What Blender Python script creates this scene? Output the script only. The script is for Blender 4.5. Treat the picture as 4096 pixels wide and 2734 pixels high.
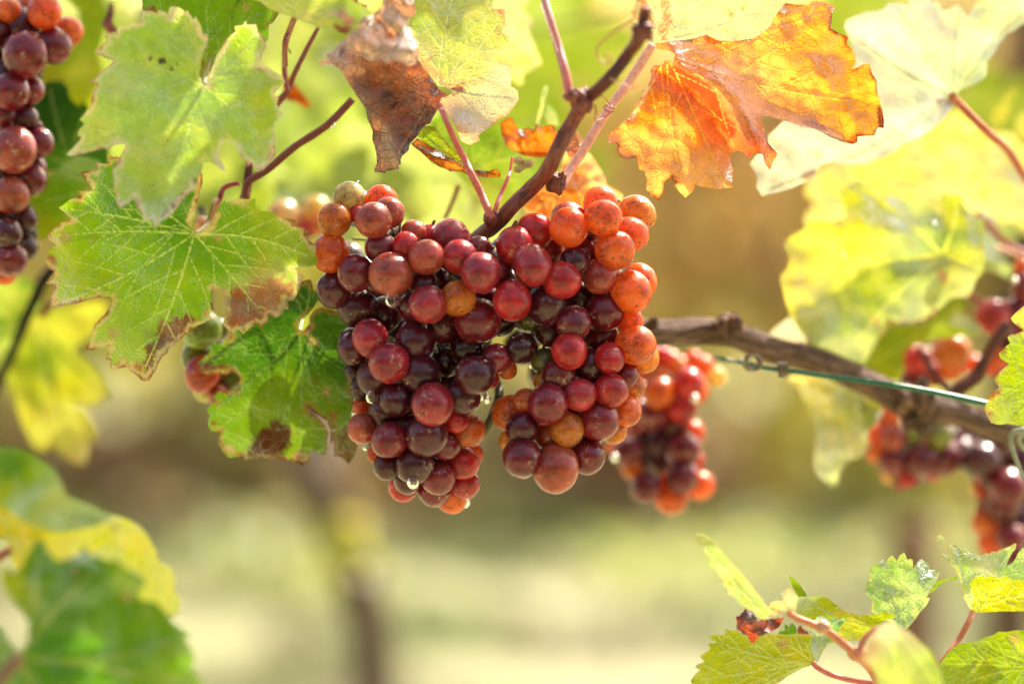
import bpy, math, random
from mathutils import Vector, noise, Quaternion, Matrix
from mathutils.geometry import delaunay_2d_cdt
R_ = random.Random(11)
C = bpy.context.scene.collection
for o in list(bpy.data.objects): bpy.data.objects.remove(o)
sc = bpy.context.scene
# ------------------------------------------------------------------ camera, light, exposure
FOC = 85/36*4096; CAMZ = 0.66; FD = 0.955
cam = bpy.data.cameras.new('camera'); co = bpy.data.objects.new('camera', cam); C.objects.link(co)
cam.lens = 85; cam.sensor_width = 36; cam.clip_start = 0.05; cam.clip_end = 900
co.location = (0, 0, CAMZ); co.rotation_euler = (math.pi/2, 0, 0)
cam.dof.use_dof = True; cam.dof.focus_distance = FD; cam.dof.aperture_fstop = 2.6
cam.dof.aperture_blades = 0
sc.camera = co
SUN_EL, SUN_AZ = math.radians(52), math.radians(38)
w = bpy.data.worlds.new('World'); sc.world = w; w.use_nodes = True
nt = w.node_tree; bg = nt.nodes['Background']; sky = nt.nodes.new('ShaderNodeTexSky')
sky.sky_type = 'NISHITA'; sky.sun_disc = False; sky.sun_elevation = SUN_EL; sky.sun_rotation = SUN_AZ
sky.air_density = 1.0; sky.dust_density = 4.0; sky.ozone_density = 0.3
wb = nt.nodes.new('ShaderNodeMix'); wb.data_type = 'RGBA'; wb.blend_type = 'MULTIPLY'; wb.inputs[0].default_value = 1; wb.inputs[7].default_value = (1.08, .98, .82, 1)
nt.links.new(sky.outputs[0], wb.inputs[6]); nt.links.new(wb.outputs[2], bg.inputs[0]); bg.inputs[1].default_value = 0.15
sl = bpy.data.lights.new('sun', 'SUN'); so = bpy.data.objects.new('sun', sl); C.objects.link(so)
sl.energy = 4.2; sl.angle = math.radians(0.5); sl.color = (1, 0.94, 0.82)
sdir = Vector((math.sin(SUN_AZ)*math.cos(SUN_EL), math.cos(SUN_AZ)*math.cos(SUN_EL), math.sin(SUN_EL)))
so.rotation_euler = sdir.to_track_quat('Z', 'Y').to_euler(); so.location = (2, 3, 4)
sc.view_settings.view_transform = 'Standard'; sc.view_settings.look = 'None'
sc.view_settings.exposure = 1.5; sc.view_settings.gamma = 1; sc.view_settings.use_curve_mapping = False
sc.cycles.use_denoising = True
try: sc.cycles.denoiser = 'OPENIMAGEDENOISE'
except Exception: pass
sc.cycles.max_bounces = 12; sc.cycles.transmission_bounces = 10; sc.cycles.transparent_max_bounces = 12
sc.cycles.diffuse_bounces = 6; sc.cycles.sample_clamp_indirect = 8; sc.cycles.sample_clamp_direct = 60
sc.cycles.caustics_reflective = True; sc.cycles.caustics_refractive = True; sc.cycles.blur_glossy = 0.5

# ------------------------------------------------------------------ helpers
def at(x, y, d): return Vector(((x-2048)/FOC*d, d, CAMZ-(y-1367)/FOC*d))
def pl(s):
    out = []; ox = oy = 0; k = 2.292; TY = (0, 684, 1368, 2050)
    for t in s.split():
        if ',' not in t: ox, oy = int(t[0])*1024, TY[int(t[1])]; continue
        a, b = t.split(',')[:2]; out.append((ox+float(a)/k, oy+float(b)/k))
    return out
def lin(h):
    h = h.lstrip('#'); v = [int(h[i:i+2], 16)/255 for i in (0, 2, 4)]
    return tuple(c/12.92 if c <= .04045 else ((c+.055)/1.055)**2.4 for c in v)
WL = {}
def wloc(o): return WL.get(o.name, Vector((0, 0, 0))) if o else Vector((0, 0, 0))
def props(o, label=None, cat=None, group=None, kind=None):
    for k, v in (('label', label), ('category', cat), ('group', group), ('kind', kind)):
        if v: o[k] = v
    return o
def thing(name, loc, label, cat, group=None):
    o = bpy.data.objects.new(name, None); C.objects.link(o); o.location = loc
    o.empty_display_size = .01; WL[o.name] = Vector(loc)
    return props(o, label, cat, group)
def mesh_obj(name, vs, fs, mat, parent=None, origin=None, cols=None, uvs=None, smooth=True):
    vs = [Vector(v) for v in vs]
    if origin is None: origin = sum(vs, Vector((0, 0, 0)))/max(1, len(vs))
    me = bpy.data.meshes.new(name); me.from_pydata([v-origin for v in vs], [], fs)
    if cols:
        ca = me.color_attributes.new('Col', 'FLOAT_COLOR', 'POINT')
        buf = []
        for c in cols: buf += [c[0], c[1], c[2], c[3] if len(c) > 3 else 1.0]
        ca.data.foreach_set('color', buf)
    if uvs:
        ul = me.uv_layers.new(name='UVMap'); buf = []
        for l in me.loops: buf += list(uvs[l.vertex_index])
        ul.data.foreach_set('uv', buf)
    if smooth: me.polygons.foreach_set('use_smooth', [True]*len(me.polygons))
    if mat: me.materials.append(mat)
    me.update()
    o = bpy.data.objects.new(name, me); C.objects.link(o)
    if parent: o.parent = parent
    o.location = origin-wloc(parent); WL[o.name] = Vector(origin)
    return o
class MB:
    def __init__(s): s.v = []; s.f = []; s.c = []; s.u = []
    def tube(s, pts, rad, sides=8, col=(1, 1, 1), cap=True, rough=0, seed=0):
        n = len(pts); b0 = len(s.v); L = 0
        up = Vector((.31, .8, .5)).normalized(); prev = None
        for i, p in enumerate(pts):
            t = (pts[min(i+1, n-1)]-pts[max(i-1, 0)]).normalized()
            if i: L += (p-pts[i-1]).length
            a = t.cross(up if prev is None else prev)
            if prev is not None: a = prev-t*prev.dot(t)
            if a.length < 1e-6: a = t.orthogonal()
            a.normalize(); prev = a; b = t.cross(a)
            r = rad[i] if isinstance(rad, (list, tuple)) else rad
            for k in range(sides):
                an = 2*math.pi*k/sides; dr = a*math.cos(an)+b*math.sin(an)
                rr = r*(1+rough*noise.noise(Vector((dr.x*2.2+seed, dr.y*2.2+dr.z, L/max(r, 1e-5)*.35)))) if rough else r
                s.v.append(p+dr*rr); s.c.append(col[i] if isinstance(col, list) else col); s.u.append((k/sides, L*100))
        for i in range(n-1):
            for k in range(sides):
                k2 = (k+1) % sides
                s.f.append((b0+i*sides+k, b0+i*sides+k2, b0+(i+1)*sides+k2, b0+(i+1)*sides+k))
        if cap:
            s.f.append(tuple(b0+k for k in range(sides))[::-1]); s.f.append(tuple(b0+(n-1)*sides+k for k in range(sides)))
    def ball(s, c, r, col=(1, 1, 1), n=8, sq=(1, 1, 1), rough=0, seed=0):
        b0 = len(s.v)
        for i in range(n+1):
            th = math.pi*i/n
            for k in range(n*2):
                ph = math.pi*k/n; d = Vector((math.sin(th)*math.cos(ph)*sq[0], math.sin(th)*math.sin(ph)*sq[1], math.cos(th)*sq[2]))
                rr = r*(1+rough*noise.noise(d*2+Vector((seed, seed*.7, 0))))
                s.v.append(Vector(c)+d*rr); s.c.append(col); s.u.append((k/n/2, i/n))
        for i in range(n):
            for k in range(n*2):
                k2 = (k+1) % (n*2); s.f.append((b0+i*2*n+k, b0+i*2*n+k2, b0+(i+1)*2*n+k2, b0+(i+1)*2*n+k))
    def build(s, name, mat, parent=None, origin=None, smooth=True):
        return mesh_obj(name, s.v, s.f, mat, parent, origin, s.c, s.u, smooth)
def smooth_path(pts, n=6):
    out = []; P = [Vector(p) for p in pts]
    if len(P) < 3: return [P[0].lerp(P[-1], i/n) for i in range(n+1)]
    for i in range(len(P)-1):
        p0, p1, p2, p3 = P[max(i-1, 0)], P[i], P[i+1], P[min(i+2, len(P)-1)]
        for k in range(n):
            t = k/n
            out.append(.5*((2*p1)+(p2-p0)*t+(2*p0-5*p1+4*p2-p3)*t*t+(3*p1-p0-3*p2+p3)*t**3))
    out.append(P[-1]); return out

# ------------------------------------------------------------------ materials
def newmat(name):
    m = bpy.data.materials.new(name); m.use_nodes = True; n = m.node_tree; n.nodes.clear(); return m, n
class NT:
    def __init__(s, n): s.n = n
    def __call__(s, t, ins=None, **kw):
        o = s.n.nodes.new('ShaderNode'+t)
        for k, v in kw.items(): setattr(o, k, v)
        for k, v in (ins or {}).items():
            if isinstance(v, bpy.types.NodeSocket): s.n.links.new(v, o.inputs[k])
            else: o.inputs[k].default_value = v
        return o
    def math(s, op, a, b=None, c=None, clamp=False):
        o = s.n.nodes.new('ShaderNodeMath'); o.operation = op; o.use_clamp = clamp
        for i, v in enumerate((a, b, c)):
            if v is None: continue
            if isinstance(v, bpy.types.NodeSocket): s.n.links.new(v, o.inputs[i])
            else: o.inputs[i].default_value = v
        return o.outputs[0]
    def ramp(s, v, a, b, lo=0., hi=1.):
        o = s.n.nodes.new('ShaderNodeMapRange'); s.n.links.new(v, o.inputs[0]); o.interpolation_type = 'SMOOTHSTEP'
        o.inputs[1].default_value = a; o.inputs[2].default_value = b; o.inputs[3].default_value = lo; o.inputs[4].default_value = hi
        return o.outputs[0]
    def mix(s, f, a, b, bt='MIX'):
        o = s.n.nodes.new('ShaderNodeMix'); o.data_type = 'RGBA'; o.blend_type = bt
        for i, v in ((0, f), (6, a), (7, b)):
            if isinstance(v, bpy.types.NodeSocket): s.n.links.new(v, o.inputs[i])
            else: o.inputs[i].default_value = v if i == 0 else (tuple(v)+(1,))[:4]
        return o.outputs[2]
def leaf_mat(name, vein, vein_f, trans, gloss, rough, bump, speck=1.0, cell=2.6, mott=.5, tsat=(1.25, 1.12, .55)):
    m, n = newmat(name); N = NT(n)
    out = N('OutputMaterial'); uv = N('UVMap').outputs[0]
    att = N('VertexColor', layer_name='Col'); oi = N('ObjectInfo')
    off = N('VectorMath', {0: uv, 1: oi.outputs['Location']}, operation='ADD').outputs[0]
    base = att.outputs[0]
    wob = N('TexNoise', {'Vector': off, 'Scale': 2.0, 'Detail': 3.0})
    wv = N('VectorMath', {0: wob.outputs['Color'], 'Scale': .28}, operation='SCALE').outputs[0]
    uvw = N('VectorMath', {0: off, 1: wv}, operation='ADD').outputs[0]
    v1 = N('TexVoronoi', {'Vector': uvw, 'Scale': cell}, feature='DISTANCE_TO_EDGE').outputs[0]
    v2 = N('TexVoronoi', {'Vector': uvw, 'Scale': cell*3.1}, feature='DISTANCE_TO_EDGE').outputs[0]
    l1 = N.ramp(v1, .0, .075, 1, 0); l2 = N.ramp(v2, .0, .11, .45, 0)
    ln = N.math('MAXIMUM', l1, l2)
    nz = N('TexNoise', {'Vector': off, 'Scale': 1.1, 'Detail': 6.0, 'Roughness': .62}).outputs[0]
    nf = N('TexNoise', {'Vector': off, 'Scale': 7.0, 'Detail': 4.0, 'Roughness': .7}).outputs[0]
    c = N.mix(N.math('MULTIPLY', N.ramp(nz, .47, .66), mott), base, N.mix(1.0, base, (1.45, 1.12, 1.0), 'MULTIPLY'))
    c = N.mix(N.ramp(nf, .35, .65, 0, .45), c, N.mix(1.0, c, (.80, .84, .72), 'MULTIPLY'))
    c = N.mix(N.math('MULTIPLY', ln, vein_f), c, N.mix(.5, N.mix(1.0, c, vein, 'MULTIPLY'), vein))
    vs = N('TexVoronoi', {'Vector': off, 'Scale': 2.3}); vd = vs.outputs['Distance']
    rnd = N('SeparateColor', {0: vs.outputs['Color']}).outputs[0]
    sp = N.math('MULTIPLY', N.ramp(vd, .045, .085, 1, 0), N.math('GREATER_THAN', rnd, .45))
    c = N.mix(N.math('MULTIPLY', sp, speck), c, (.04, .018, .01))
    v3 = N('TexVoronoi', {'Vector': off, 'Scale': .8}); 
    r3 = N('SeparateColor', {0: v3.outputs['Color']}).outputs[1]
    pt = N.math('MULTIPLY', N.ramp(N.math('ADD', v3.outputs['Distance'], N.math('MULTIPLY', nf, .5)), .38, .50, 1, 0), N.math('GREATER_THAN', r3, .72))
    c = N.mix(N.math('MULTIPLY', pt, speck*.6), c, (.42, .25, .12))
    bh = N.math('ADD', N.math('MULTIPLY', ln, -.6), N.math('MULTIPLY', nz, 1.6))
    bh = N.math('ADD', bh, N.math('MULTIPLY', nf, .5))
    bp = N('Bump', {'Strength': bump, 'Distance': .0012, 'Height': bh}).outputs[0]
    ct = N.mix(1.0, c, tsat, 'MULTIPLY')
    df = N('BsdfDiffuse', {'Color': c, 'Normal': bp}); tr = N('BsdfTranslucent', {'Color': ct, 'Normal': bp})
    mx = N('MixShader', {0: trans, 1: df.outputs[0], 2: tr.outputs[0]})
    gl = N('BsdfGlossy', {'Color': (.9, .95, 1, 1), 'Roughness': rough, 'Normal': bp})
    fr = N('Fresnel', {'IOR': 1.42, 'Normal': bp})
    m2 = N('MixShader', {0: N.math('MULTIPLY', fr.outputs[0], gloss), 1: mx.outputs[0], 2: gl.outputs[0]})
    n.links.new(m2.outputs[0], out.inputs[0]); return m
M_fresh = leaf_mat('leaf_fresh', (.55, .68, .16), .18, .45, .35, .45, .45, tsat=(1.0, 1.12, .62))
M_lit = leaf_mat('leaf_pale', (.80, .80, .50), .12, .50, .5, .5, .5, speck=.6, tsat=(1.08, 1.05, .75))
M_dry = leaf_mat('leaf_orange', (.42, .10, .01), .30, .55, .2, .6, .4, speck=.25, cell=2.2, mott=.2, tsat=(1.15, 1.12, .62))
M_brown = leaf_mat('leaf_brown', (.10, .03, .012), .36, .34, .18, .7, 1.3, speck=.5, cell=1.6, mott=.9, tsat=(1.0, .88, .72))
M_far = leaf_mat('leaf_behind', (.7, .75, .3), .15, .52, .3, .5, .2, speck=0, tsat=(1.08, 1.08, .75))

def plain(name, rough=.5, bump=0, bscale=300, spec=.4, trans=0, sss=0):
    m, n = newmat(name); N = NT(n); out = N('OutputMaterial'); att = N('VertexColor', layer_name='Col')
    tc = N('TexCoord').outputs['Object']
    nz = N('TexNoise', {'Vector': tc, 'Scale': float(bscale), 'Detail': 5.0, 'Roughness': .65}).outputs[0]
    c = N.mix(N.ramp(nz, .35, .68, 0, .55), att.outputs[0], N.mix(1.0, att.outputs[0], (.55, .5, .5), 'MULTIPLY'))
    p = N('BsdfPrincipled', {'Base Color': c, 'Roughness': rough, 'Specular IOR Level': spec})
    if sss:
        p.inputs['Subsurface Weight'].default_value = sss; p.inputs['Subsurface Scale'].default_value = .002
    if bump: n.links.new(N('Bump', {'Strength': bump, 'Distance': .001, 'Height': nz}).outputs[0], p.inputs['Normal'])
    n.links.new(p.outputs[0], out.inputs[0]); return m
M_stem = plain('green_stem', .42, .3, 500, .5, sss=.5)
M_wire = plain('wire_coating', .35, .1, 400, .5)
M_metal = plain('wire_tie', .4, .2, 500, .6)
def rib_mat():
    m, n = newmat('leaf_rib'); N = NT(n); out = N('OutputMaterial'); a = N('VertexColor', layer_name='Col').outputs[0]
    mx = N('MixShader', {0: .5, 1: N('BsdfDiffuse', {'Color': a}).outputs[0], 2: N('BsdfTranslucent', {'Color': a}).outputs[0]})
    n.links.new(mx.outputs[0], out.inputs[0]); return m
M_vein = rib_mat()
def bark_mat(name, light, dark, us=5, vs=.5, bump=.8, rough=.6):
    m, n = newmat(name); N = NT(n); out = N('OutputMaterial'); uv = N('UVMap').outputs[0]
    att = N('VertexColor', layer_name='Col').outputs[0]
    tc = N('TexCoord').outputs['Object']
    mp = N('Mapping', {'Vector': uv, 'Scale': (us*3.0, vs, 1)})
    n1 = N('TexNoise', {'Vector': mp.outputs[0], 'Scale': 2.2, 'Detail': 7.0, 'Roughness': .7, 'Distortion': .3}).outputs[0]
    n2 = N('TexNoise', {'Vector': tc, 'Scale': 260.0, 'Detail': 5.0}).outputs[0]
    c = N.mix(N.ramp(n1, .38, .62), dark, light); c = N.mix(1.0, c, att, 'MULTIPLY')
    c = N.mix(N.ramp(n2, .58, .70, 0, .7), c, (.04, .02, .015))
    p = N('BsdfPrincipled', {'Base Color': c, 'Roughness': rough, 'Specular IOR Level': .4})
    h = N.math('ADD', n1, N.math('MULTIPLY', n2, .5))
    n.links.new(N('Bump', {'Strength': bump, 'Distance': .0014, 'Height': h}).outputs[0], p.inputs['Normal'])
    n.links.new(p.outputs[0], out.inputs[0]); return m
M_cane = bark_mat('cane_bark', (.33, .115, .085), (.13, .036, .028), bump=.45, rough=.45)
M_old = bark_mat('old_bark', (.42, .27, .19), (.10, .055, .04), us=4, vs=.35, bump=1.0, rough=.8)
M_trunk = bark_mat('trunk_bark', (.11, .08, .055), (.035, .025, .02), us=2, vs=.05, bump=1.0, rough=.9)

def grape_mat():
    m, n = newmat('grape_skin'); N = NT(n); out = N('OutputMaterial'); oi = N('ObjectInfo'); tc = N('TexCoord').outputs['Object']
    rv = N('CombineXYZ', {0: N.math('MULTIPLY', oi.outputs['Random'], 37.), 1: N.math('MULTIPLY', oi.outputs['Random'], 91.), 2: 3.}).outputs[0]
    v = N('VectorMath', {0: tc, 1: rv}, operation='ADD').outputs[0]
    col = oi.outputs['Color']; bloom = oi.outputs['Alpha']
    n1 = N('TexNoise', {'Vector': v, 'Scale': .9, 'Detail': 5.0, 'Roughness': .6}).outputs[0]
    st = N('Mapping', {'Vector': v, 'Scale': (3.2, 3.2, .7)}).outputs[0]
    n2 = N('TexNoise', {'Vector': st, 'Scale': 2.0, 'Detail': 6.0, 'Roughness': .65}).outputs[0]
    dk = N.mix(1.0, col, (.50, .30, .42), 'MULTIPLY')
    c = N.mix(N.ramp(n1, .40, .66, 0, .8), col, dk)
    c = N.mix(N.ramp(n2, .50, .68, 0, .45), c, N.mix(1.0, c, (1.5, 1.15, .9), 'MULTIPLY'))
    # waxy bloom
    n3 = N('TexNoise', {'Vector': v, 'Scale': 2.1, 'Detail': 7.0, 'Roughness': .7}).outputs[0]
    n3b = N('TexNoise', {'Vector': v, 'Scale': 9.0, 'Detail': 4.0, 'Roughness': .7}).outputs[0]
    bm = N.math('MULTIPLY', N.ramp(N.math('ADD', N.math('MULTIPLY', n3, .7), N.math('MULTIPLY', n3b, .3)), .36, .60), bloom)
    c = N.mix(N.math('MULTIPLY', bm, .24), c, N.mix(.6, (.30, .10, .13), N.mix(1.0, col, (1.6, 1.6, 1.6), 'MULTIPLY')))
    # dark scars
    n4 = N('TexNoise', {'Vector': v, 'Scale': 6.5, 'Detail': 3.0, 'Roughness': .55, 'Distortion': 1.2}).outputs[0]
    ridge = N.math('ABSOLUTE', N.math('SUBTRACT', n4, .5))
    n5 = N('TexNoise', {'Vector': v, 'Scale': 1.25, 'Detail': 2.0}).outputs[0]
    n5b = N('TexNoise', {'Vector': v, 'Scale': 4.2, 'Detail': 2.0}).outputs[0]
    msk = N.math('MULTIPLY', N.ramp(n5, .47, .54), N.ramp(n5b, .42, .50))
    sc1 = N.math('MULTIPLY', N.ramp(ridge, .016, .05, 1, 0), msk)
    vo = N('TexVoronoi', {'Vector': v, 'Scale': 4.6}); vr = N('SeparateColor', {0: vo.outputs['Color']}).outputs[0]
    dots = N.math('MULTIPLY', N.ramp(vo.outputs['Distance'], .09, .18, 1, 0), N.math('GREATER_THAN', vr, .5))
    blk = N.math('MAXIMUM', sc1, N.math('MULTIPLY', dots, .85))
    c = N.mix(N.math('MULTIPLY', blk, .95), c, (.03, .012, .009))
    # pale corky scratches
    n6 = N('TexNoise', {'Vector': v, 'Scale': 3.1, 'Detail': 4.0, 'Distortion': 1.6}).outputs[0]
    r6 = N.math('ABSOLUTE', N.math('SUBTRACT', n6, .47))
    m6 = N.math('MULTIPLY', N.ramp(n5, .44, .37), N.ramp(n5b, .48, .56))
    cork = N.math('MULTIPLY', N.ramp(r6, .010, .032, 1, 0), m6)
    c = N.mix(N.math('MULTIPLY', cork, .85), c, (.72, .50, .36))
    # style scar at the lower pole
    sz = N('SeparateXYZ', {0: tc})
    pole = N.math('MULTIPLY', N.ramp(N('VectorMath', {0: N('CombineXYZ', {0: sz.outputs[0], 1: sz.outputs[1], 2: 0.}).outputs[0]}, operation='LENGTH').outputs['Value'], .05, .10, 1, 0), N.math('LESS_THAN', sz.outputs[2], 0.)); c = N.mix(N.math('MULTIPLY', pole, .85), c, (.05, .025, .015))
    ro = N.math('ADD', N.math('MULTIPLY', bm, .20), N.math('ADD', .17, N.math('MULTIPLY', blk, .3)))
    hh = N.math('ADD', N.math('MULTIPLY', n1, .5), N.math('ADD', N.math('MULTIPLY', cork, .12), N.math('MULTIPLY', blk, -.1)))
    bp = N('Bump', {'Strength': .25, 'Distance': .0009, 'Height': hh}).outputs[0]
    rad = N.mix(.35, N.mix(1.0, col, (1.5, 1.1, .9), 'MULTIPLY'), (1.0, .25, .10))
    p = N('BsdfPrincipled', {'Base Color': c, 'Roughness': ro, 'IOR': 1.42, 'Specular IOR Level': .5, 'Normal': bp,
          'Subsurface Weight': 1.0, 'Subsurface Scale': .010, 'Coat Weight': .5, 'Coat Roughness': .14})
    n.links.new(rad, p.inputs['Subsurface Radius']); p.subsurface_method = 'RANDOM_WALK'
    tr = N('BsdfTranslucent', {'Color': N.mix(1.0, N.mix(.45, c, (1, .45, .18)), (1.1, 1.0, .9), 'MULTIPLY')})
    cr = N('SeparateColor', {0: col}).outputs[0]
    mx = N('MixShader', {0: N.ramp(cr, .30, .85, .13, .46), 1: p.outputs[0], 2: tr.outputs[0]})
    # pigmented skin over the flesh, waxy bloom and cork lie opaque on top
    skin = N('BsdfPrincipled', {'Base Color': c, 'Roughness': ro, 'IOR': 1.42, 'Coat Weight': .35, 'Coat Roughness': .14, 'Normal': bp})
    f = N.math('ADD', N.math('MULTIPLY', bm, .22), .07); f = N.math('MAXIMUM', f, N.math('MAXIMUM', N.math('MULTIPLY', blk, .95), N.math('MULTIPLY', cork, .9)))
    f = N.math('MAXIMUM', f, N.math('MULTIPLY', pole, .9))
    fin = N('MixShader', {0: f, 1: mx.outputs[0], 2: skin.outputs[0]})
    n.links.new(fin.outputs[0], out.inputs[0]); return m
M_grape = grape_mat()
def water_mat():
    m, n = newmat('water'); N = NT(n); out = N('OutputMaterial')
    p = N('BsdfPrincipled', {'Base Color': (1, 1, 1, 1), 'Roughness': .04, 'IOR': 1.33, 'Transmission Weight': 1.0})
    n.links.new(p.outputs[0], out.inputs[0]); return m
M_water = water_mat()

# ------------------------------------------------------------------ setting: ground, slope, far rows
def ground_mat():
    m, n = newmat('meadow_soil'); N = NT(n); out = N('OutputMaterial'); tc = N('TexCoord').outputs['Object']
    a = N('TexNoise', {'Vector': tc, 'Scale': 1.6, 'Detail': 6.0}).outputs[0]; b = N('TexNoise', {'Vector': tc, 'Scale': 11.0, 'Detail': 8.0, 'Roughness': .7}).outputs[0]
    c = N.mix(N.ramp(a, .40, .62), (.34, .33, .18), (.36, .31, .22)); c = N.mix(N.ramp(b, .40, .64, 0, .7), c, (.29, .33, .13))
    p = N('BsdfPrincipled', {'Base Color': c, 'Roughness': .9, 'Specular IOR Level': .1})
    n.links.new(N('Bump', {'Strength': .8, 'Distance': .03, 'Height': b}).outputs[0], p.inputs['Normal'])
    n.links.new(p.outputs[0], out.inputs[0]); return m
gv = []; gf = []; xs = [-400, -120, -40, -15]+[-8+i*.5 for i in range(33)]+[15, 40, 120, 400]
ys = [-60, -20, -6]+[-2+i*.5 for i in range(34)]+[20, 40, 90, 200, 400]
for y in ys:
    for x in xs: gv.append((x, y, .03*noise.noise(Vector((x*.6, y*.6, 0))) if abs(x) < 9 and -3 < y < 16 else 0))
for j in range(len(ys)-1):
    for i in range(len(xs)-1): k = j*len(xs)+i; gf.append((k, k+1, k+1+len(xs), k+len(xs)))
props(mesh_obj('ground', gv, gf, ground_mat(), origin=Vector((0, 0, 0))), 'pale dry grass and soil between the vine rows', kind='structure')
# distant wooded hill
hv = []; hf = []; hc = []; n_ = 60
for i in range(n_+1):
    x = -160+320*i/n_
    for j in range(7):
        z = j/6*(26+6*noise.noise(Vector((x*.03, 0, 3)))); y = 90+j*9+4*noise.noise(Vector((x*.05, j, 0)))
        hv.append((x, y, z-1)); g = .5+.5*noise.noise(Vector((x*.08, j*.8, 1))); hc.append((.42+.2*g, .42+.12*g, .14))
for i in range(n_):
    for j in range(6): k = i*7+j; hf.append((k, k+7, k+8, k+1))
props(mesh_obj('hillside', hv, hf, plain('far_wood', .9, 0, .4, .1), origin=Vector((0, 100, 0)), cols=hc), 'wooded hillside beyond the vineyard', kind='structure')

def leaf_cloud(cen, ext, n, size, pal, seed):
    r = random.Random(seed); v = []; f = []; c = []; u = []
    for _ in range(n):
        while True:
            q = Vector((r.uniform(-1, 1), r.uniform(-1, 1), r.uniform(-1, 1)))
            if q.length < 1 and q.length > .25*r.random(): break
        k = 1+.28*noise.noise(q*1.7+Vector((seed, 0, 0)))
        p = Vector(cen)+Vector((q.x*ext[0], q.y*ext[1], q.z*ext[2]))*k
        cl = noise.noise(p*4.5+Vector((seed, 1, 2)))
        if cl < -.22: continue
        s = size*r.uniform(.6, 1.25); a = Quaternion((r.gauss(0, 1), r.gauss(0, 1), r.gauss(0, 1), r.gauss(0, 1))).normalized()
        b0 = len(v)
        for (dx, dy, dz) in ((0, -.5, 0), (.5, -.15, .1), (.32, .4, .02), (0, .6, -.1), (-.32, .4, .02), (-.5, -.15, .1), (0, 0, -.04)):
            v.append(p+a @ Vector((dx*s, dy*s, dz*s))); u.append((dx*3, dy*3))
        f += [(b0+i, b0+(i+1) % 6, b0+6) for i in range(6)]
        col = pal[int(min(.999, max(0, r.random()*.6+.2+cl*.6))*len(pal))]; j = r.uniform(.8, 1.2)
        c += [(col[0]*j, col[1]*j, col[2]*j)]*7
    return v, f, c, u
GRN = [(.22, .26, .02), (.34, .38, .03), (.47, .47, .06), (.58, .52, .14)]
OCH = [(.56, .42, .20), (.70, .54, .27), (.80, .64, .36), (.72, .62, .30)]
YEL = [(.55, .58, .08), (.68, .68, .14), (.78, .72, .22), (.76, .68, .34)]
BRN = [(.34, .19, .13), (.44, .27, .19), (.52, .37, .27), (.38, .29, .19)]
PAL = [(.72, .74, .46), (.80, .78, .52), (.74, .62, .36), (.80, .72, .44)]
M_cloud = leaf_mat('foliage_far', (.5, .5, .2), 0, .76, .15, .6, .0, speck=0, tsat=(1.05, 1.05, .8))
far = [(-2.9, GRN, YEL), (-2.0, YEL, BRN), (-1.15, YEL, GRN), (-.4, GRN, YEL), (.33, PAL, OCH), (1.0, OCH, BRN), (1.7, BRN, YEL), (2.5, YEL, GRN), (3.3, GRN, OCH)]
for i, (x, pa, pb) in enumerate(far):
    y = 8.8+R_.uniform(-.15, .15)
    t = thing('grapevine', (x, y, 0), 'out-of-focus vine with trunk and yellowing leaves in the row behind', 'vine', 'vines of the far row')
    mb = MB(); mb.tube(smooth_path([(x, y, -.02), (x+.04, y, .25), (x-.03, y+.02, .5), (x, y, .75), (x+.02, y, 1.1)], 4), .032, 8, (1, 1, 1), rough=.4, seed=i)
    mb.build('trunk', M_trunk, t)
    v, f, c, u = leaf_cloud((x, y, 1.3), (.60, .24, .75), 1100, .10, pa+pb[1:3], i+1)
    mesh_obj('crown', v, f, M_cloud, t, cols=c, uvs=u)
# undergrowth of the far row (countless weeds and dead leaves, browned partly for shade)
V = []; F = []; Cc = []; U = []
for i in range(30):
    x = -3.4+i*.235; pal = R_.choice([BRN, OCH, BRN+GRN, GRN, BRN])
    if .2 < x < .95: pal = BRN
    if .95 < x < 1.7: pal = R_.choice([GRN, YEL])
    v, f, c, u = leaf_cloud((x, 8.5+R_.uniform(-.3, .4), .16+R_.uniform(0, .12)), (.26, .3, .28), 420, .06, pal, 40+i)
    b = len(V); V += v; F += [tuple(a+b for a in q) for q in f]; Cc += c; U += u
props(mesh_obj('undergrowth', V, F, M_cloud, cols=Cc, uvs=U), 'brown and green weeds under the far vine row', kind='stuff')
V = []; F = []; Cc = []; U = []
for i in range(34):
    x = R_.uniform(-2.6, 2.6); v, f, c, u = leaf_cloud((x, R_.uniform(6.2, 8.1), .05), (.28, .3, .10), 150, .05, R_.choice([[(.34, .38, .16), (.42, .44, .22)], [(.40, .36, .20), (.30, .34, .12)], [(.26, .34, .08), (.36, .40, .16)]]), 240+i)
    b = len(V); V += v; F += [tuple(a+b for a in q) for q in f]; Cc += c; U += u
props(mesh_obj('weeds', V, F, M_cloud, cols=Cc, uvs=U), 'low pale and green weeds scattered over the alley', kind='stuff')
# second row further back, one mass
V = []; F = []; Cc = []; U = []
for i in range(14):
    v, f, c, u = leaf_cloud((-5+i*.75, 12.5+R_.uniform(-.2, .2), 1.25), (.65, .4, 1.1), 900, .15, R_.choice([GRN, YEL, OCH, GRN]), 90+i)
    b = len(V); V += v; F += [tuple(a+b for a in q) for q in f]; Cc += c; U += u
props(mesh_obj('vine_foliage', V, F, M_cloud, cols=Cc, uvs=U), 'hazy leaf mass of the vine rows farther off', kind='stuff')
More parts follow.
